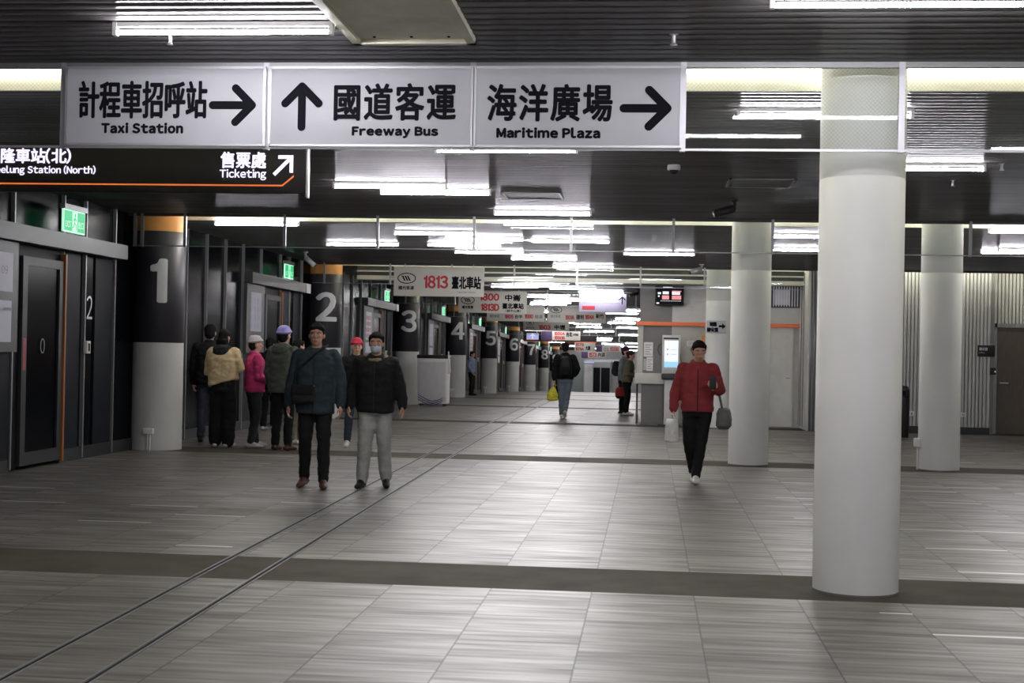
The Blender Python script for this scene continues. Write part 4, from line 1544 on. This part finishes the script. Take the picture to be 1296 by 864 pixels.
obj('stripe', MB().box(fx(740), fx(752), FY - .81, FY - .8, fz(459.2), fz(458)), 'arrow_blue', r)


# ================================================================== PEOPLE
CL = {}


def cloth(name, col, rough=.85, var=.12, scale=14):
    if name not in CL:
        CL[name] = name
        M[name] = mat(name, col, rough, var=var, scale=scale, bump=.15, spec=.2)
    return name


M['skin'] = mat('skin', (.50, .30, .215), .5, var=.04, spec=.35)
M['skin_tan'] = mat('skin_tan', (.42, .235, .16), .5, var=.04, spec=.35)
M['hair'] = mat('hair', (.010, .009, .009), .85, spec=.1, var=.3, scale=40, stretch=(1, 1, .15))
M['hair_brown'] = mat('hair_brown', (.035, .018, .014), .85, spec=.1, var=.3, scale=40, stretch=(1, 1, .15))
M['eye_white'] = mat('eye_white', (.38, .36, .34), .5, spec=.2)
M['lip'] = mat('lip', (.33, .12, .10), .5)


def meshed(name, mb, m, parent, voxel, smooth=3, wr=0., fr=14., k=1.):
    me = bpy.data.meshes.new('t')
    me.from_pydata([(a * k, b * k, c * k) for a, b, c in mb.v], [], mb.f)
    bm = bmesh.new()
    bm.from_mesh(me)
    bmesh.ops.recalc_face_normals(bm, faces=bm.faces)
    bm.to_mesh(me)
    bm.free()
    o = bpy.data.objects.new('t', me)
    COL.objects.link(o)
    r = o.modifiers.new('r', 'REMESH')
    r.mode = 'VOXEL'
    r.voxel_size = voxel
    if smooth:
        s_ = o.modifiers.new('s', 'SMOOTH')
        s_.factor = .5
        s_.iterations = smooth
    dg = bpy.context.evaluated_depsgraph_get()
    out = bpy.data.meshes.new_from_object(o.evaluated_get(dg))
    bpy.data.objects.remove(o)
    if wr:
        out.update()
        ns = [v.normal.copy() for v in out.vertices]
        for v, nn in zip(out.vertices, ns):
            p_ = v.co
            d_ = noise.noise((p_.x * fr * .7, p_.y * fr * .7, p_.z * fr * 1.3)) + .5 * noise.noise((p_.x * fr * 2 + 5, p_.y * fr * 2, p_.z * fr * 2.6))
            v.co = p_ + nn * (wr * d_)
    out.name = name
    out.materials.clear()
    out.materials.append(M[m])
    out.polygons.foreach_set('use_smooth', [True] * len(out.polygons))
    o = bpy.data.objects.new(name, out)
    COL.objects.link(o)
    o.parent = parent
    return o


BASE = dict(shL=(.175, .01, 1.375), elL=(.225, .03, 1.10), wrL=(.225, -.04, .865),
            shR=(-.175, .01, 1.375), elR=(-.225, .03, 1.10), wrR=(-.225, -.04, .865),
            hpL=(.085, 0, .90), knL=(.095, -.02, .49), anL=(.10, .02, .088),
            hpR=(-.085, 0, .90), knR=(-.095, -.02, .49), anR=(-.10, .02, .088),
            ftL=(.12, -1, 0), ftR=(-.12, -1, 0), head=(0, 0), lean=0., curl=.55)


def hand(mb, W, d, n, curl):
    d = d.normalized()
    n = (n - d * n.dot(d)).normalized()
    f = d.cross(n)
    if f.dot(Vector((0, -1, .4))) < 0: f = -f
    rot = Matrix((f, n, d)).transposed()
    mb.ell(W + d * .045, (.041, .019, .056), 14, 10, rot)
    for a, L in ((.030, .070), (.0105, .079), (-.0095, .074), (-.029, .058)):
        p = W + d * .085 + f * a
        pts = [W + d * .05 + f * a * .8, p]
        ang = 0
        for i, l in enumerate((.45, .32, .26)):
            ang += curl * (.6 if i == 0 else 1)
            p = p + (d * math.cos(ang) + n * math.sin(ang)) * (L * l)
            pts.append(p)
        mb.tube(pts, [.0095, .0095, .009, .0085, .0075], 8)
    t0 = W + d * .02 + f * .028
    t1 = W + d * .058 + f * .054 + n * .012
    t2 = t1 + d * .030 + f * .004 + n * .016
    mb.tube([t0, t1, t2], [.013, .0105, .009], 8)


def person(label, loc, rz, h=1.7, pose=None, jacket='c', pants='c', shoes='c', skin='skin', hair='short', hairmat='hair', hat=None,
           hem=.84, jw=1.0, hood=None, voxel=.0085, wide=1.0, collar=True, hemcut=0., mask=None, sole=None, undershirt=None, group=None):
    J = dict(BASE)
    J.update(pose or {})
    V = {k: Vector(v) for k, v in J.items() if k[:2] in ('sh', 'el', 'wr', 'hp', 'kn', 'an', 'ft')}
    k = h / 1.7
    le = J['lean']
    bx_ = lambda z: Vector((0, -le * max(0, z - .9), 0))
    for q in ('shL', 'shR', 'elL', 'elR', 'wrL', 'wrR'): V[q] = V[q] + bx_(V[q].z if q[0] == 's' else 1.3)
    r = thing('person', label, 'person', loc, rz, group)
    b = MB()
    tor = [(.86, .12, .085), (.93, .145, .098), (1.04, .138, .096), (1.18, .152, .108), (1.30, .17, .112), (1.38, .165, .095), (1.425, .10, .07), (1.45, .06, .055)]
    b.loft([(0, bx_(z).y + .005, z, rx, ry) for z, rx, ry in tor], 24, 2.3)
    b.tube([Vector((0, .02, 1.40)) + bx_(1.4), Vector((0, .0, 1.53)) + bx_(1.5)], [.058, .052], 12)
    # head
    hd = MB()
    hd.ell((0, .0, 1.605), (.074, .094, .098), 22, 16)
    hd.ell((0, -.022, 1.545), (.060, .066, .072), 20, 12)
    hd.ell((0, -.035, 1.505), (.038, .044, .032), 14, 10)
    hd.tube([(0, -.088, 1.61), (0, -.104, 1.575), (0, -.102, 1.568)], [.010, .014, .014], 8)
    for s_ in (-1, 1):
        hd.ell((s_ * .076, .008, 1.58), (.012, .022, .032), 10, 8)
        hd.ell((s_ * .034, -.074, 1.578), (.024, .02, .02), 10, 8)
    hd.ell((0, -.086, 1.532), (.026, .012, .010), 10, 8)
    hd.tube([(-.05, -.077, 1.622), (0, -.090, 1.626), (.05, -.077, 1.622)], [.010, .012, .010], 8)
    hrot = Matrix.Rotation(J['head'][0], 3, 'Z') @ Matrix.Rotation(J['head'][1], 3, 'X')
    piv = Vector((0, .01, 1.50))

    def HT(mb):
        mb.v = [tuple(hrot @ (Vector(q) - piv) + piv + bx_(1.5)) for q in mb.v]
        return mb
    HT(hd)
    b.add(hd.v, hd.f, True)
    for s_, sg in (('L', 1), ('R', -1)):
        b.tube([V['sh' + s_], V['el' + s_], V['wr' + s_]], [.05, .041, .027], 12)
        d = V['wr' + s_] - V['el' + s_]
        hand(b, V['wr' + s_], J.get('hd' + s_, d) if isinstance(J.get('hd' + s_, d), Vector) else Vector(J['hd' + s_]), Vector(J.get('pn' + s_, (-sg, 0, 0))), J['curl'])
        b.tube([V['hp' + s_], V['kn' + s_], V['an' + s_]], [.074, .054, .036], 12)
        ft = V['ft' + s_].normalized()
        A = V['an' + s_]
        b.tube([A - ft * .03 + Vector((0, 0, -.045)), A + ft * .08 + Vector((0, 0, -.055)), A + ft * .15 + Vector((0, 0, -.06))], [.032, .034, .024], 10)
    meshed('body', b, skin, r, voxel, 2, k=k)
    # face
    for s_ in (-1, 1):
        e = HT(MB().ell((s_ * .032, -.0925, 1.592), (.011, .005, .0045), 10, 6))
        e.v = [(x * k, y * k, z * k) for x, y, z in e.v]
        eo = obj('eye', e, 'eye_white', r, True)
        e = HT(MB().ell((s_ * .032, -.0985, 1.592), (.0055, .0032, .0048), 10, 6))
        e.v = [(x * k, y * k, z * k) for x, y, z in e.v]
        obj('iris', e, 'hair', eo, True)
    for s_ in (-1, 1):
        e = HT(MB().tube([(s_ * .016, -.097, 1.609), (s_ * .034, -.093, 1.614), (s_ * .052, -.082, 1.609)], [.003, .004, .003], 8))
        e.v = [(x * k, y * k, z * k) for x, y, z in e.v]
        obj('eyebrow', e, hairmat, r, True)
    e = HT(MB().ell((0, -.0975, 1.532), (.024, .005, .006), 12, 6))
    e.v = [(x * k, y * k, z * k) for x, y, z in e.v]
    obj('mouth', e, 'lip', r, True)
    # hair
    hb = MB()
    if hair:
        hb.ell((0, .014, 1.640), (.082, .095, .082), 20, 14)
        hb.ell((0, .042, 1.585), (.079, .070, .088), 18, 12)
        if not hat:
            for q_ in range(11):
                t = -1.35 + 2.7 * q_ / 10
                zz = 1.668 - .010 * abs(t) ** 2 + .006 * math.sin(q_ * 2.3 + h * 30)
                hb.ell((.074 * math.sin(t), .006 - .086 * math.cos(t), zz), (.020, .016, .021), 10, 8)
            for s_ in (-1, 1): hb.ell((s_ * .074, -.012, 1.625), (.012, .026, .036), 10, 8)
        if hair == 'bun': hb.ell((0, .11, 1.64), (.042, .04, .042), 14, 10)
        if hair == 'long': hb.loft([(0, .06, 1.38, .085, .035), (0, .065, 1.45, .10, .045), (0, .06, 1.56, .09, .06)], 18)
        meshed('hair', HT(hb), hairmat, r, voxel * 1.1, 2, wr=.004, fr=40, k=k)
    if hat:
        t_ = MB().ell((0, .012, 1.662), (.093, .108, .082), 22, 14)
        ring = [(0 + .089 * math.cos(a), .008 + .105 * math.sin(a), 1.645 - .012 * math.sin(a)) for a in [2 * PI * i / 24 for i in range(25)]]
        t_.tube(ring, .020, 8)
        if hat[0] == 'cap': t_.tube([(-.05, -.10, 1.65), (0, -.16, 1.642), (.05, -.10, 1.65)], .018, 8)
        if hat[0] == 'pompom': t_.ell((0, .012, 1.76), (.035, .035, .032), 12, 8)
        meshed('hat', HT(t_), hat[1], r, voxel * 1.1, 2, wr=.002, fr=50, k=k)
    if mask:
        t_ = MB().ell((0, -.040, 1.532), (.063, .064, .052), 18, 12)
        meshed('face_mask', HT(t_), mask, r, voxel, 2, k=k)
    # jacket
    jb = MB()
    rings = [(hem, .178, .138), (hem + .05, .182, .14), (1.0, .178, .138), (1.15, .183, .142), (1.28, .193, .14), (1.36, .185, .118), (1.42, .125, .088), (1.452, .085, .075)]
    jb.loft([(0, bx_(z).y + .005, z, rx * jw, ry * jw) for z, rx, ry in rings], 28, 2.5)
    for s_ in 'LR':
        W = V['wr' + s_]
        E_ = V['el' + s_]
        cuff = E_ + (W - E_) * .96
        mid = (V['sh' + s_] + E_) / 2
        jb.tube([V['sh' + s_], mid, E_, (E_ + cuff) / 2, cuff], [.072 * jw, .067 * jw, .062 * jw, .058 * jw, .047 * jw], 14)
    if collar: jb.tube([Vector((.066 * math.cos(a), .01 + .066 * math.sin(a), 1.455 + .018 * math.sin(a))) + bx_(1.45) for a in [2 * PI * i / 20 for i in range(21)]], .022, 8)
    if hemcut:
        jb.v = [(x, y, z + (hemcut * (-x) * max(0, 1 - (z - hem) / .25) if z < hem + .25 else 0)) for x, y, z in jb.v]
    meshed('jacket', jb, jacket, r, .0125, 3, wr=.011, fr=11, k=k)
    zp = MB().tube([Vector((0, .005 - ry * jw - .003, z)) + bx_(z) for z, rx, ry in rings[:-2]], .006, 6)
    zp.v = [(x * k, y * k, z * k) for x, y, z in zp.v]
    obj('zip', zp, 'charcoal_fabric', r, True)
    if hood:
        t_ = MB()
        t_.loft([(0, .10 + bx_(1.4).y, 1.30, .07, .03), (0, .115 + bx_(1.4).y, 1.37, .12, .055), (0, .095 + bx_(1.4).y, 1.45, .125, .06), (0, .075 + bx_(1.4).y, 1.49, .09, .04)], 20)
        t_.tube([Vector((.105 * math.cos(a), .01 + .10 * math.sin(a), 1.43 + .03 * math.sin(a))) + bx_(1.43) for a in [-PI * .45 + PI * 1.9 * i / 20 for i in range(21)]], .034, 8)
        meshed('hood', t_, hood, r, .0125, 3, wr=.006, fr=25, k=k)
    if undershirt:
        t_ = MB().loft([(0, .005, hem - .10, .172, .13), (0, .005, hem + .06, .17, .128)], 24, 2.5)
        meshed('shirt_hem', t_, undershirt, r, .0125, 2, wr=.006, k=k)
    # trousers
    pb = MB()
    pb.loft([(0, .005, .80, .160, .122), (0, .005, .90, .175, .132), (0, .005, 1.0, .165, .118)], 24, 2.4)
    for s_ in 'LR':
        H_, K_, A_ = V['hp' + s_], V['kn' + s_], V['an' + s_]
        pb.tube([H_ + Vector((0, .01, -.03)), (H_ + K_) / 2 + Vector((0, .008, 0)), K_, (K_ + A_) / 2 + Vector((0, .014, 0)), A_ + (K_ - A_) * .03],
                [.100, .088 * (1 + (wide - 1) * .5), .071 * wide, .066 * wide, .058 * wide], 14)
    meshed('trousers', pb, pants, r, .0125, 3, wr=.009, fr=12, k=k)
    # shoes
    for s_ in 'LR':
        A = V['an' + s_]
        ft = V['ft' + s_].normalized()
        upf = Vector((0, 0, 1)) - ft * ft.z
        upf.normalize()
        t_ = MB()
        t_.tube([A - ft * .045 - upf * .046, A + ft * .03 - upf * .046, A + ft * .10 - upf * .050, A + ft * .165 - upf * .056], [.041, .043, .045, .034], 14, flat=(upf, .78))
        t_.tube([A + upf * .01 - ft * .005, A - upf * .04 - ft * .01], [.043, .046], 12)
        t_.tube([A + upf * -.005, A + ft * .085 - upf * .04], [.040, .038], 12)
        lo_ = min(z for x, y, z in t_.v)
        so = meshed('shoe', t_, shoes, r, .0085, 2, k=k)
        if sole:
            q = MB().tube([A - ft * .05 - upf * .074, A + ft * .03 - upf * .074, A + ft * .10 - upf * .076, A + ft * .168 - upf * .076], [.043, .045, .047, .036], 14, flat=(upf, .25))
            meshed('sole', q, sole, so, .0085, 1, k=k)
    return r


def gpos(px, py):
    P = atZ(px, py, 0)
    return Vector((P.x, P.y, -drop(P.y)))


cloth('teal_fabric', (.020, .031, .037)); cloth('black_fabric', (.008, .008, .009)); cloth('charcoal_fabric', (.018, .018, .020))
cloth('grey_trousers', (.26, .265, .25)); cloth('red_fabric', (.20, .028, .030)); cloth('tan_fabric', (.56, .44, .26)); cloth('pink_fabric', (.42, .035, .13))
cloth('olive_fabric', (.062, .072, .058)); cloth('lavender_knit', (.27, .25, .52)); cloth('white_knit', (.40, .38, .38)); cloth('denim', (.115, .14, .175)); cloth('dark_denim', (.035, .045, .06))
cloth('beige_trousers', (.21, .19, .15)); cloth('brown_leather', (.055, .022, .014), .5); cloth('black_leather', (.010, .010, .010), .5); cloth('white_shoe', (.50, .48, .43), .6)
cloth('grey_shoe', (.36, .33, .32), .6); cloth('cap_red', (.42, .03, .06)); cloth('fur', (.16, .13, .075)); cloth('mask_blue', (.42, .48, .55), .8); cloth('khaki_green', (.115, .105, .068))
cloth('navy_knit', (.045, .03, .045)); cloth('blue_shirt', (.22, .27, .38)); cloth('yellow_plastic', (.55, .50, .045), .45); cloth('red_bag', (.30, .025, .03), .6); cloth('grey_bag', (.10, .10, .095), .6); cloth('white_bag', (.55, .55, .52), .5)
cloth('steel_grey_fabric', (.15, .165, .17)); cloth('brown_bag', (.22, .11, .05), .6)

WALK = dict(hpL=(.085, 0, .90), knL=(.09, -.13, .52), anL=(.09, -.15, .10), knR=(-.09, .02, .50), anR=(-.09, .20, .14), ftL=(.08, -1, .06), ftR=(-.08, -1, -.35),
            elL=(.225, .09, 1.11), wrL=(.235, .06, .87), elR=(-.225, -.0, 1.10), wrR=(-.23, -.13, .88))
STEP = dict(knL=(.10, -.06, .50), anL=(.11, -.09, .09), knR=(-.10, .0, .50), anR=(-.115, .10, .10), ftL=(.15, -1, 0), ftR=(-.2, -1, -.12))

# two men walking towards the camera
p_teal = gpos(397, 617)
person('person in a dark teal jacket and black trousers walking towards the camera', p_teal, .10, 1.72,
       dict(STEP, wrR=(-.27, -.03, .86), elR=(-.25, .02, 1.1), wrL=(.27, -.05, .86), elL=(.26, .02, 1.1)), 'teal_fabric', 'black_fabric', 'brown_leather', 'skin_tan', jw=1.1, hem=.77, voxel=.0075)
p_black = gpos(473, 617)
person('person in black fur collared jacket, face mask and light grey trousers walking', p_black, .06, 1.64,
       dict(STEP, knL=(.10, .0, .5), anL=(.12, .09, .1), knR=(-.10, -.06, .5), anR=(-.12, -.1, .09), ftL=(.2, -1, -.12), ftR=(-.15, -1, 0), wrL=(.30, -.02, .90), elL=(.27, .03, 1.1), wrR=(-.28, -.05, .90), elR=(-.27, .02, 1.1)), 'black_fabric', 'grey_trousers', 'black_leather', 'skin_tan', jw=1.16, hem=.83, hood='fur', mask='mask_blue', wide=1.15, voxel=.0075)
# red jacket
p_red = gpos(881, 611)
person('person in a red jacket and black trousers holding up a phone while walking', p_red, -.05, 1.63,
       dict(knL=(.05, -.05, .50), anL=(-.005, -.10, .09), knR=(-.10, .0, .5), anR=(-.035, .12, .12), ftL=(0, -1, 0), ftR=(0, -1, -.25), elL=(.27, .0, 1.10), wrL=(.215, -.20, 1.13), hdL=(-.5, -.7, .5), pnL=(-.3, .6, .5), elR=(-.27, .03, 1.10), wrR=(-.285, -.02, .87), head=(.2, .2)),
       'red_fabric', 'black_fabric', 'white_shoe', 'skin_tan', jw=1.08, hem=.86, voxel=.0075)
# far man with backpack
p_far = gpos(714, 529)
FARROT = PI + .06
person('person in black jacket and grey jeans walking away, wearing a backpack', p_far, FARROT, 1.73,
       dict(knL=(.07, -.02, .5), anL=(.06, -.05, .09), knR=(-.06, -.04, .52), anR=(-.015, .12, .16), ftL=(0, -1, 0), ftR=(.0, -1, -.6), elL=(.25, .03, 1.1), wrL=(.235, .0, .87), elR=(-.29, .08, 1.12), wrR=(-.215, -.08, .97)),
       'black_fabric', 'denim', 'white_shoe', hem=.88, jw=1.12, voxel=.0095)
# pair at the counter
p_pb = gpos(793, 525.5)
person('person in olive jacket and black trousers at the booth counter facing right', p_pb, 1.45, 1.58,
       dict(wrL=(.12, -.25, 1.08), elL=(.22, .0, 1.1), wrR=(-.12, -.27, 1.05), elR=(-.23, .0, 1.1), lean=.12, head=(0, .15)), 'khaki_green', 'black_fabric', 'white_shoe', hair='bun', hairmat='hair_brown', hem=.88, voxel=.0095)
p_pa = Vector((p_pb.x - .10, p_pb.y + .75, -drop(p_pb.y + .75)))
person('person in grey jacket and dark knit hat behind the olive jacket at the counter', p_pa, 1.2, 1.68, dict(lean=.08), 'steel_grey_fabric', 'black_fabric', 'black_leather', hat=('beanie', 'navy_knit'), hem=.86, voxel=.0095)
# queue beside pillar one
p_tan = gpos(281, 566)
person('person in a tan jacket and wide black trousers standing in the queue', p_tan, PI - .15, 1.70,
       dict(wrL=(.10, -.22, 1.16), elL=(.25, -.02, 1.12), wrR=(-.10, -.22, 1.14), elR=(-.25, -.02, 1.12), ftL=(.25, -1, 0), ftR=(-.25, -1, 0)), 'tan_fabric', 'black_fabric', 'white_shoe', hem=.93, jw=1.2, wide=1.6, hemcut=.28, undershirt='charcoal_fabric', hair='long', hood='charcoal_fabric', voxel=.009)
p_pink = gpos(321, 566.5)
person('person in a bright pink jacket and white knit hat in the queue', p_pink, 2.1, 1.60,
       dict(wrL=(.10, -.24, 1.05), elL=(.22, .0, 1.08), wrR=(-.10, -.24, 1.05), elR=(-.23, .0, 1.08), ftL=(.2, -1, 0), ftR=(-.3, -1, 0), anL=(.12, -.06, .088), anR=(-.12, .08, .088)), 'pink_fabric', 'charcoal_fabric', 'grey_shoe', hat=('beanie', 'white_knit'), hem=.86, jw=1.08, voxel=.009)
p_olive = gpos(357, 570)
person('person in dark olive hooded jacket and lavender knit hat in the queue', p_olive, PI - .3, 1.74, dict(), 'olive_fabric', 'black_fabric', 'brown_leather', hat=('beanie', 'lavender_knit'), hem=.80, jw=1.16, hood='olive_fabric', voxel=.009)
p_left = gpos(263, 560)
person('person in black jacket and dark jeans half hidden behind the tan jacket', p_left, PI + .2, 1.78, dict(wrR=(-.16, -.18, 1.05)), 'black_fabric', 'dark_denim', 'black_leather', hem=.84, jw=1.12, voxel=.009)
p_bei = gpos(366, 564)
person('person in beige trousers and white shoes behind the olive jacket', Vector((p_bei.x + .05, p_bei.y + .25, -drop(p_bei.y))), 2.6, 1.58, dict(), 'charcoal_fabric', 'beige_trousers', 'white_shoe', hem=.84, voxel=.009)
p_dk = gpos(340, 545)
person('person in dark clothes farther back between pink and olive jackets', p_dk, PI - .2, 1.62, dict(), 'black_fabric', 'black_fabric', 'grey_shoe', hem=.84, voxel=.0095)
p_cap = gpos(449, 566)
person('person with a red cap and dark jacket behind the two walking men', p_cap, .3, 1.60, dict(STEP), 'black_fabric', 'dark_denim', 'white_shoe', hat=('cap', 'cap_red'), hem=.84, voxel=.009)
p_gate = atY(597.5, 470, 51.6)
person('person in blue shirt and dark vest standing at the gate between pillars four and five', Vector((p_gate.x, p_gate.y, -drop(p_gate.y))), 1.3, 1.68, dict(wrR=(-.24, -.12, .9), elR=(-.26, .05, 1.12)), 'blue_shirt', 'black_fabric', 'black_leather', hem=.9, voxel=.0095)


# ------------------------------------------------------------------ bags and things people carry
def local(loc, rz, p, k=1.):
    c, s_ = math.cos(rz), math.sin(rz)
    x, y, z = [v * k for v in p]
    return Vector((loc.x + c * x - s_ * y, loc.y + s_ * x + c * y, loc.z + z))


def carried(name, label, cat, loc, rz): return thing(name, label, cat, loc, rz)


# backpack of the far man (facing away: his back is towards the camera)
L = local(p_far, FARROT, (0, .165, 1.02), 1.02)
r = carried('backpack', 'black backpack on the back of the person in grey jeans', 'backpack', L, FARROT)
g = MB().loft([(0, .06, -.08, .12, .05), (0, .075, 0, .155, .085), (0, .075, .2, .15, .085), (0, .06, .33, .12, .06), (0, .05, .38, .06, .03)], 24, 3)
meshed('bag_body', g, 'black_leather', r, .012, 2, wr=.006)
g = MB().loft([(0, .145, -.04, .10, .03), (0, .155, .08, .11, .035), (0, .14, .15, .09, .02)], 20, 3)
meshed('front_pocket', g, 'black_fabric', r, .011, 2)
for s_ in (-1, 1):
    meshed('strap', MB().tube([(s_ * .09, .03, .34), (s_ * .12, -.10, .40), (s_ * .125, -.29, .30), (s_ * .12, -.30, .1), (s_ * .13, -.12, -.02), (s_ * .10, .03, -.02)], .018, 8, flat=(Vector((0, 1, 0)), .6)), 'black_fabric', r, .011, 1)
# yellow plastic bag and black coat in his left hand
hl = local(p_far, FARROT, (.235, -.02, .78), 1.02)
r = carried('plastic_bag', 'yellow plastic bag hanging from the hand of the person walking away', 'bag', hl, FARROT)
g = MB().loft([(.04, 0, -.40, .09, .06), (.04, 0, -.36, .13, .09), (.04, 0, -.26, .14, .095), (.03, 0, -.16, .08, .055), (.01, 0, -.1, .03, .025)], 20, 2.2)
meshed('bag_body', g, 'yellow_plastic', r, .01, 2, wr=.014, fr=20)
for s_ in (-1, 1):
    meshed('handle', MB().tube([(.02 + s_ * .03, 0, -.15), (s_ * .025, 0, -.05), (0, 0, .0)], [.016, .011, .012], 8), 'yellow_plastic', r, .009, 1)
hl = local(p_far, FARROT, (.155, -.06, .80), 1.02)
r = carried('folded_coat', 'black coat carried over the arm of the person walking away', 'coat', hl, FARROT)
g = MB().loft([(0, 0, -.38, .05, .05), (0, 0, -.3, .085, .07), (.01, 0, -.1, .08, .065), (.02, .0, .08, .06, .06), (.04, 0, .16, .04, .045)], 18, 2.2)
meshed('coat_body', g, 'black_fabric', r, .012, 2, wr=.014, fr=18)
g = MB().loft([(-.06, .01, -.34, .03, .03), (-.06, .01, -.1, .04, .035), (-.02, 0, .1, .04, .04)], 14, 2.2)
meshed('sleeve', g, 'black_fabric', r, .012, 2, wr=.01, fr=18)

# teal man's bag
L = local(p_teal, .10, (-.10, -.205, .90), 1.02)
r = carried('crossbody_bag', 'black crossbody bag on the hip of the person in teal', 'bag', L, .10)
meshed('bag_body', MB().bbox(-.125, .125, -.05, .05, -.02, .17, .03), 'black_leather', r, .011, 2, wr=.004)
meshed('flap', MB().bbox(-.12, .12, -.062, -.03, .06, .178, .02), 'black_fabric', r, .011, 1)
meshed('strap', MB().tube([(-.10, .02, .15), (-.09, .06, .30), (.10, .055, .48), (.20, .12, .565), (.22, .2, .58)], .016, 8, flat=(Vector((0, 1, 0)), .5)), 'black_fabric', r, .011, 1)
# phone and bags of the red jacket
L = local(p_red, -.05, (.175, -.285, 1.21), .96)
r = carried('mobile_phone', 'dark mobile phone held up by the person in the red jacket', 'phone', L, .1)
obj('case', MB().bbox(-.038, .038, -.005, .005, -.075, .075, .004), 'plastic_black', r, True)
obj('screen', MB().box(-.034, .034, .0052, .006, -.07, .07), 'ink', r, True)
L = local(p_red, -.05, (-.30, -.06, .76), .96)
r = carried('paper_bag', 'white bag carried low by the person in the red jacket', 'bag', L, .5)
g = MB().loft([(0, 0, -.26, .055, .10), (0, 0, -.25, .06, .105), (0, 0, -.05, .05, .10), (0, 0, .0, .03, .095)], 20, 4)
meshed('bag_body', g, 'white_bag', r, .009, 1, wr=.004, fr=16)
meshed('handle', MB().tube([(0, -.05, -.01), (0, -.03, .06), (0, .03, .06), (0, .05, -.01)], .008, 8), 'white_bag', r, .006, 1)
L = local(p_red, -.05, (.315, .02, .80), .96)
r = carried('shoulder_bag', 'grey shoulder bag at the left hip of the person in the red jacket', 'bag', L, -.1)
g = MB().loft([(0, 0, -.14, .06, .10), (0, 0, -.1, .09, .14), (0, 0, .04, .085, .14), (0, 0, .1, .06, .12)], 20, 3)
meshed('bag_body', g, 'grey_bag', r, .011, 2, wr=.006)
meshed('strap', MB().tube([(-.02, -.08, .09), (-.08, -.10, .35), (-.10, .0, .60), (-.08, .09, .35), (-.02, .08, .09)], .012, 8), 'grey_bag', r, .009, 1)
# bags of the pair
L = local(p_pa, 1.2, (-.26, -.02, .74), .99)
r = carried('handbag', 'red handbag hanging from the hand of the person in grey', 'bag', L, .3)
g = MB().loft([(0, 0, -.30, .09, .05), (0, 0, -.26, .13, .075), (0, 0, -.1, .115, .07), (0, 0, -.05, .09, .05)], 20, 3)
meshed('bag_body', g, 'red_bag', r, .011, 2, wr=.006)
meshed('handle', MB().tube([(-.06, 0, -.07), (-.03, 0, .03), (.03, 0, .03), (.06, 0, -.07)], .010, 8), 'red_bag', r, .008, 1)
meshed('lower_trim', MB().loft([(0, 0, -.335, .08, .045), (0, 0, -.27, .132, .078)], 20, 3), 'black_leather', r, .011, 1)
L = local(p_pa, 1.2, (0, .15, 1.03), .99)
r = carried('backpack', 'dark backpack worn by the person in grey at the counter', 'backpack', L, 1.2)
meshed('bag_body', MB().loft([(0, .055, -.06, .10, .045), (0, .07, 0, .135, .075), (0, .07, .2, .13, .075), (0, .055, .32, .10, .05)], 22, 3), 'charcoal_fabric', r, .012, 2, wr=.005)
meshed('front_pocket', MB().loft([(0, .13, -.02, .085, .03), (0, .14, .08, .095, .03), (0, .13, .14, .08, .02)], 18, 3), 'black_fabric', r, .011, 1)
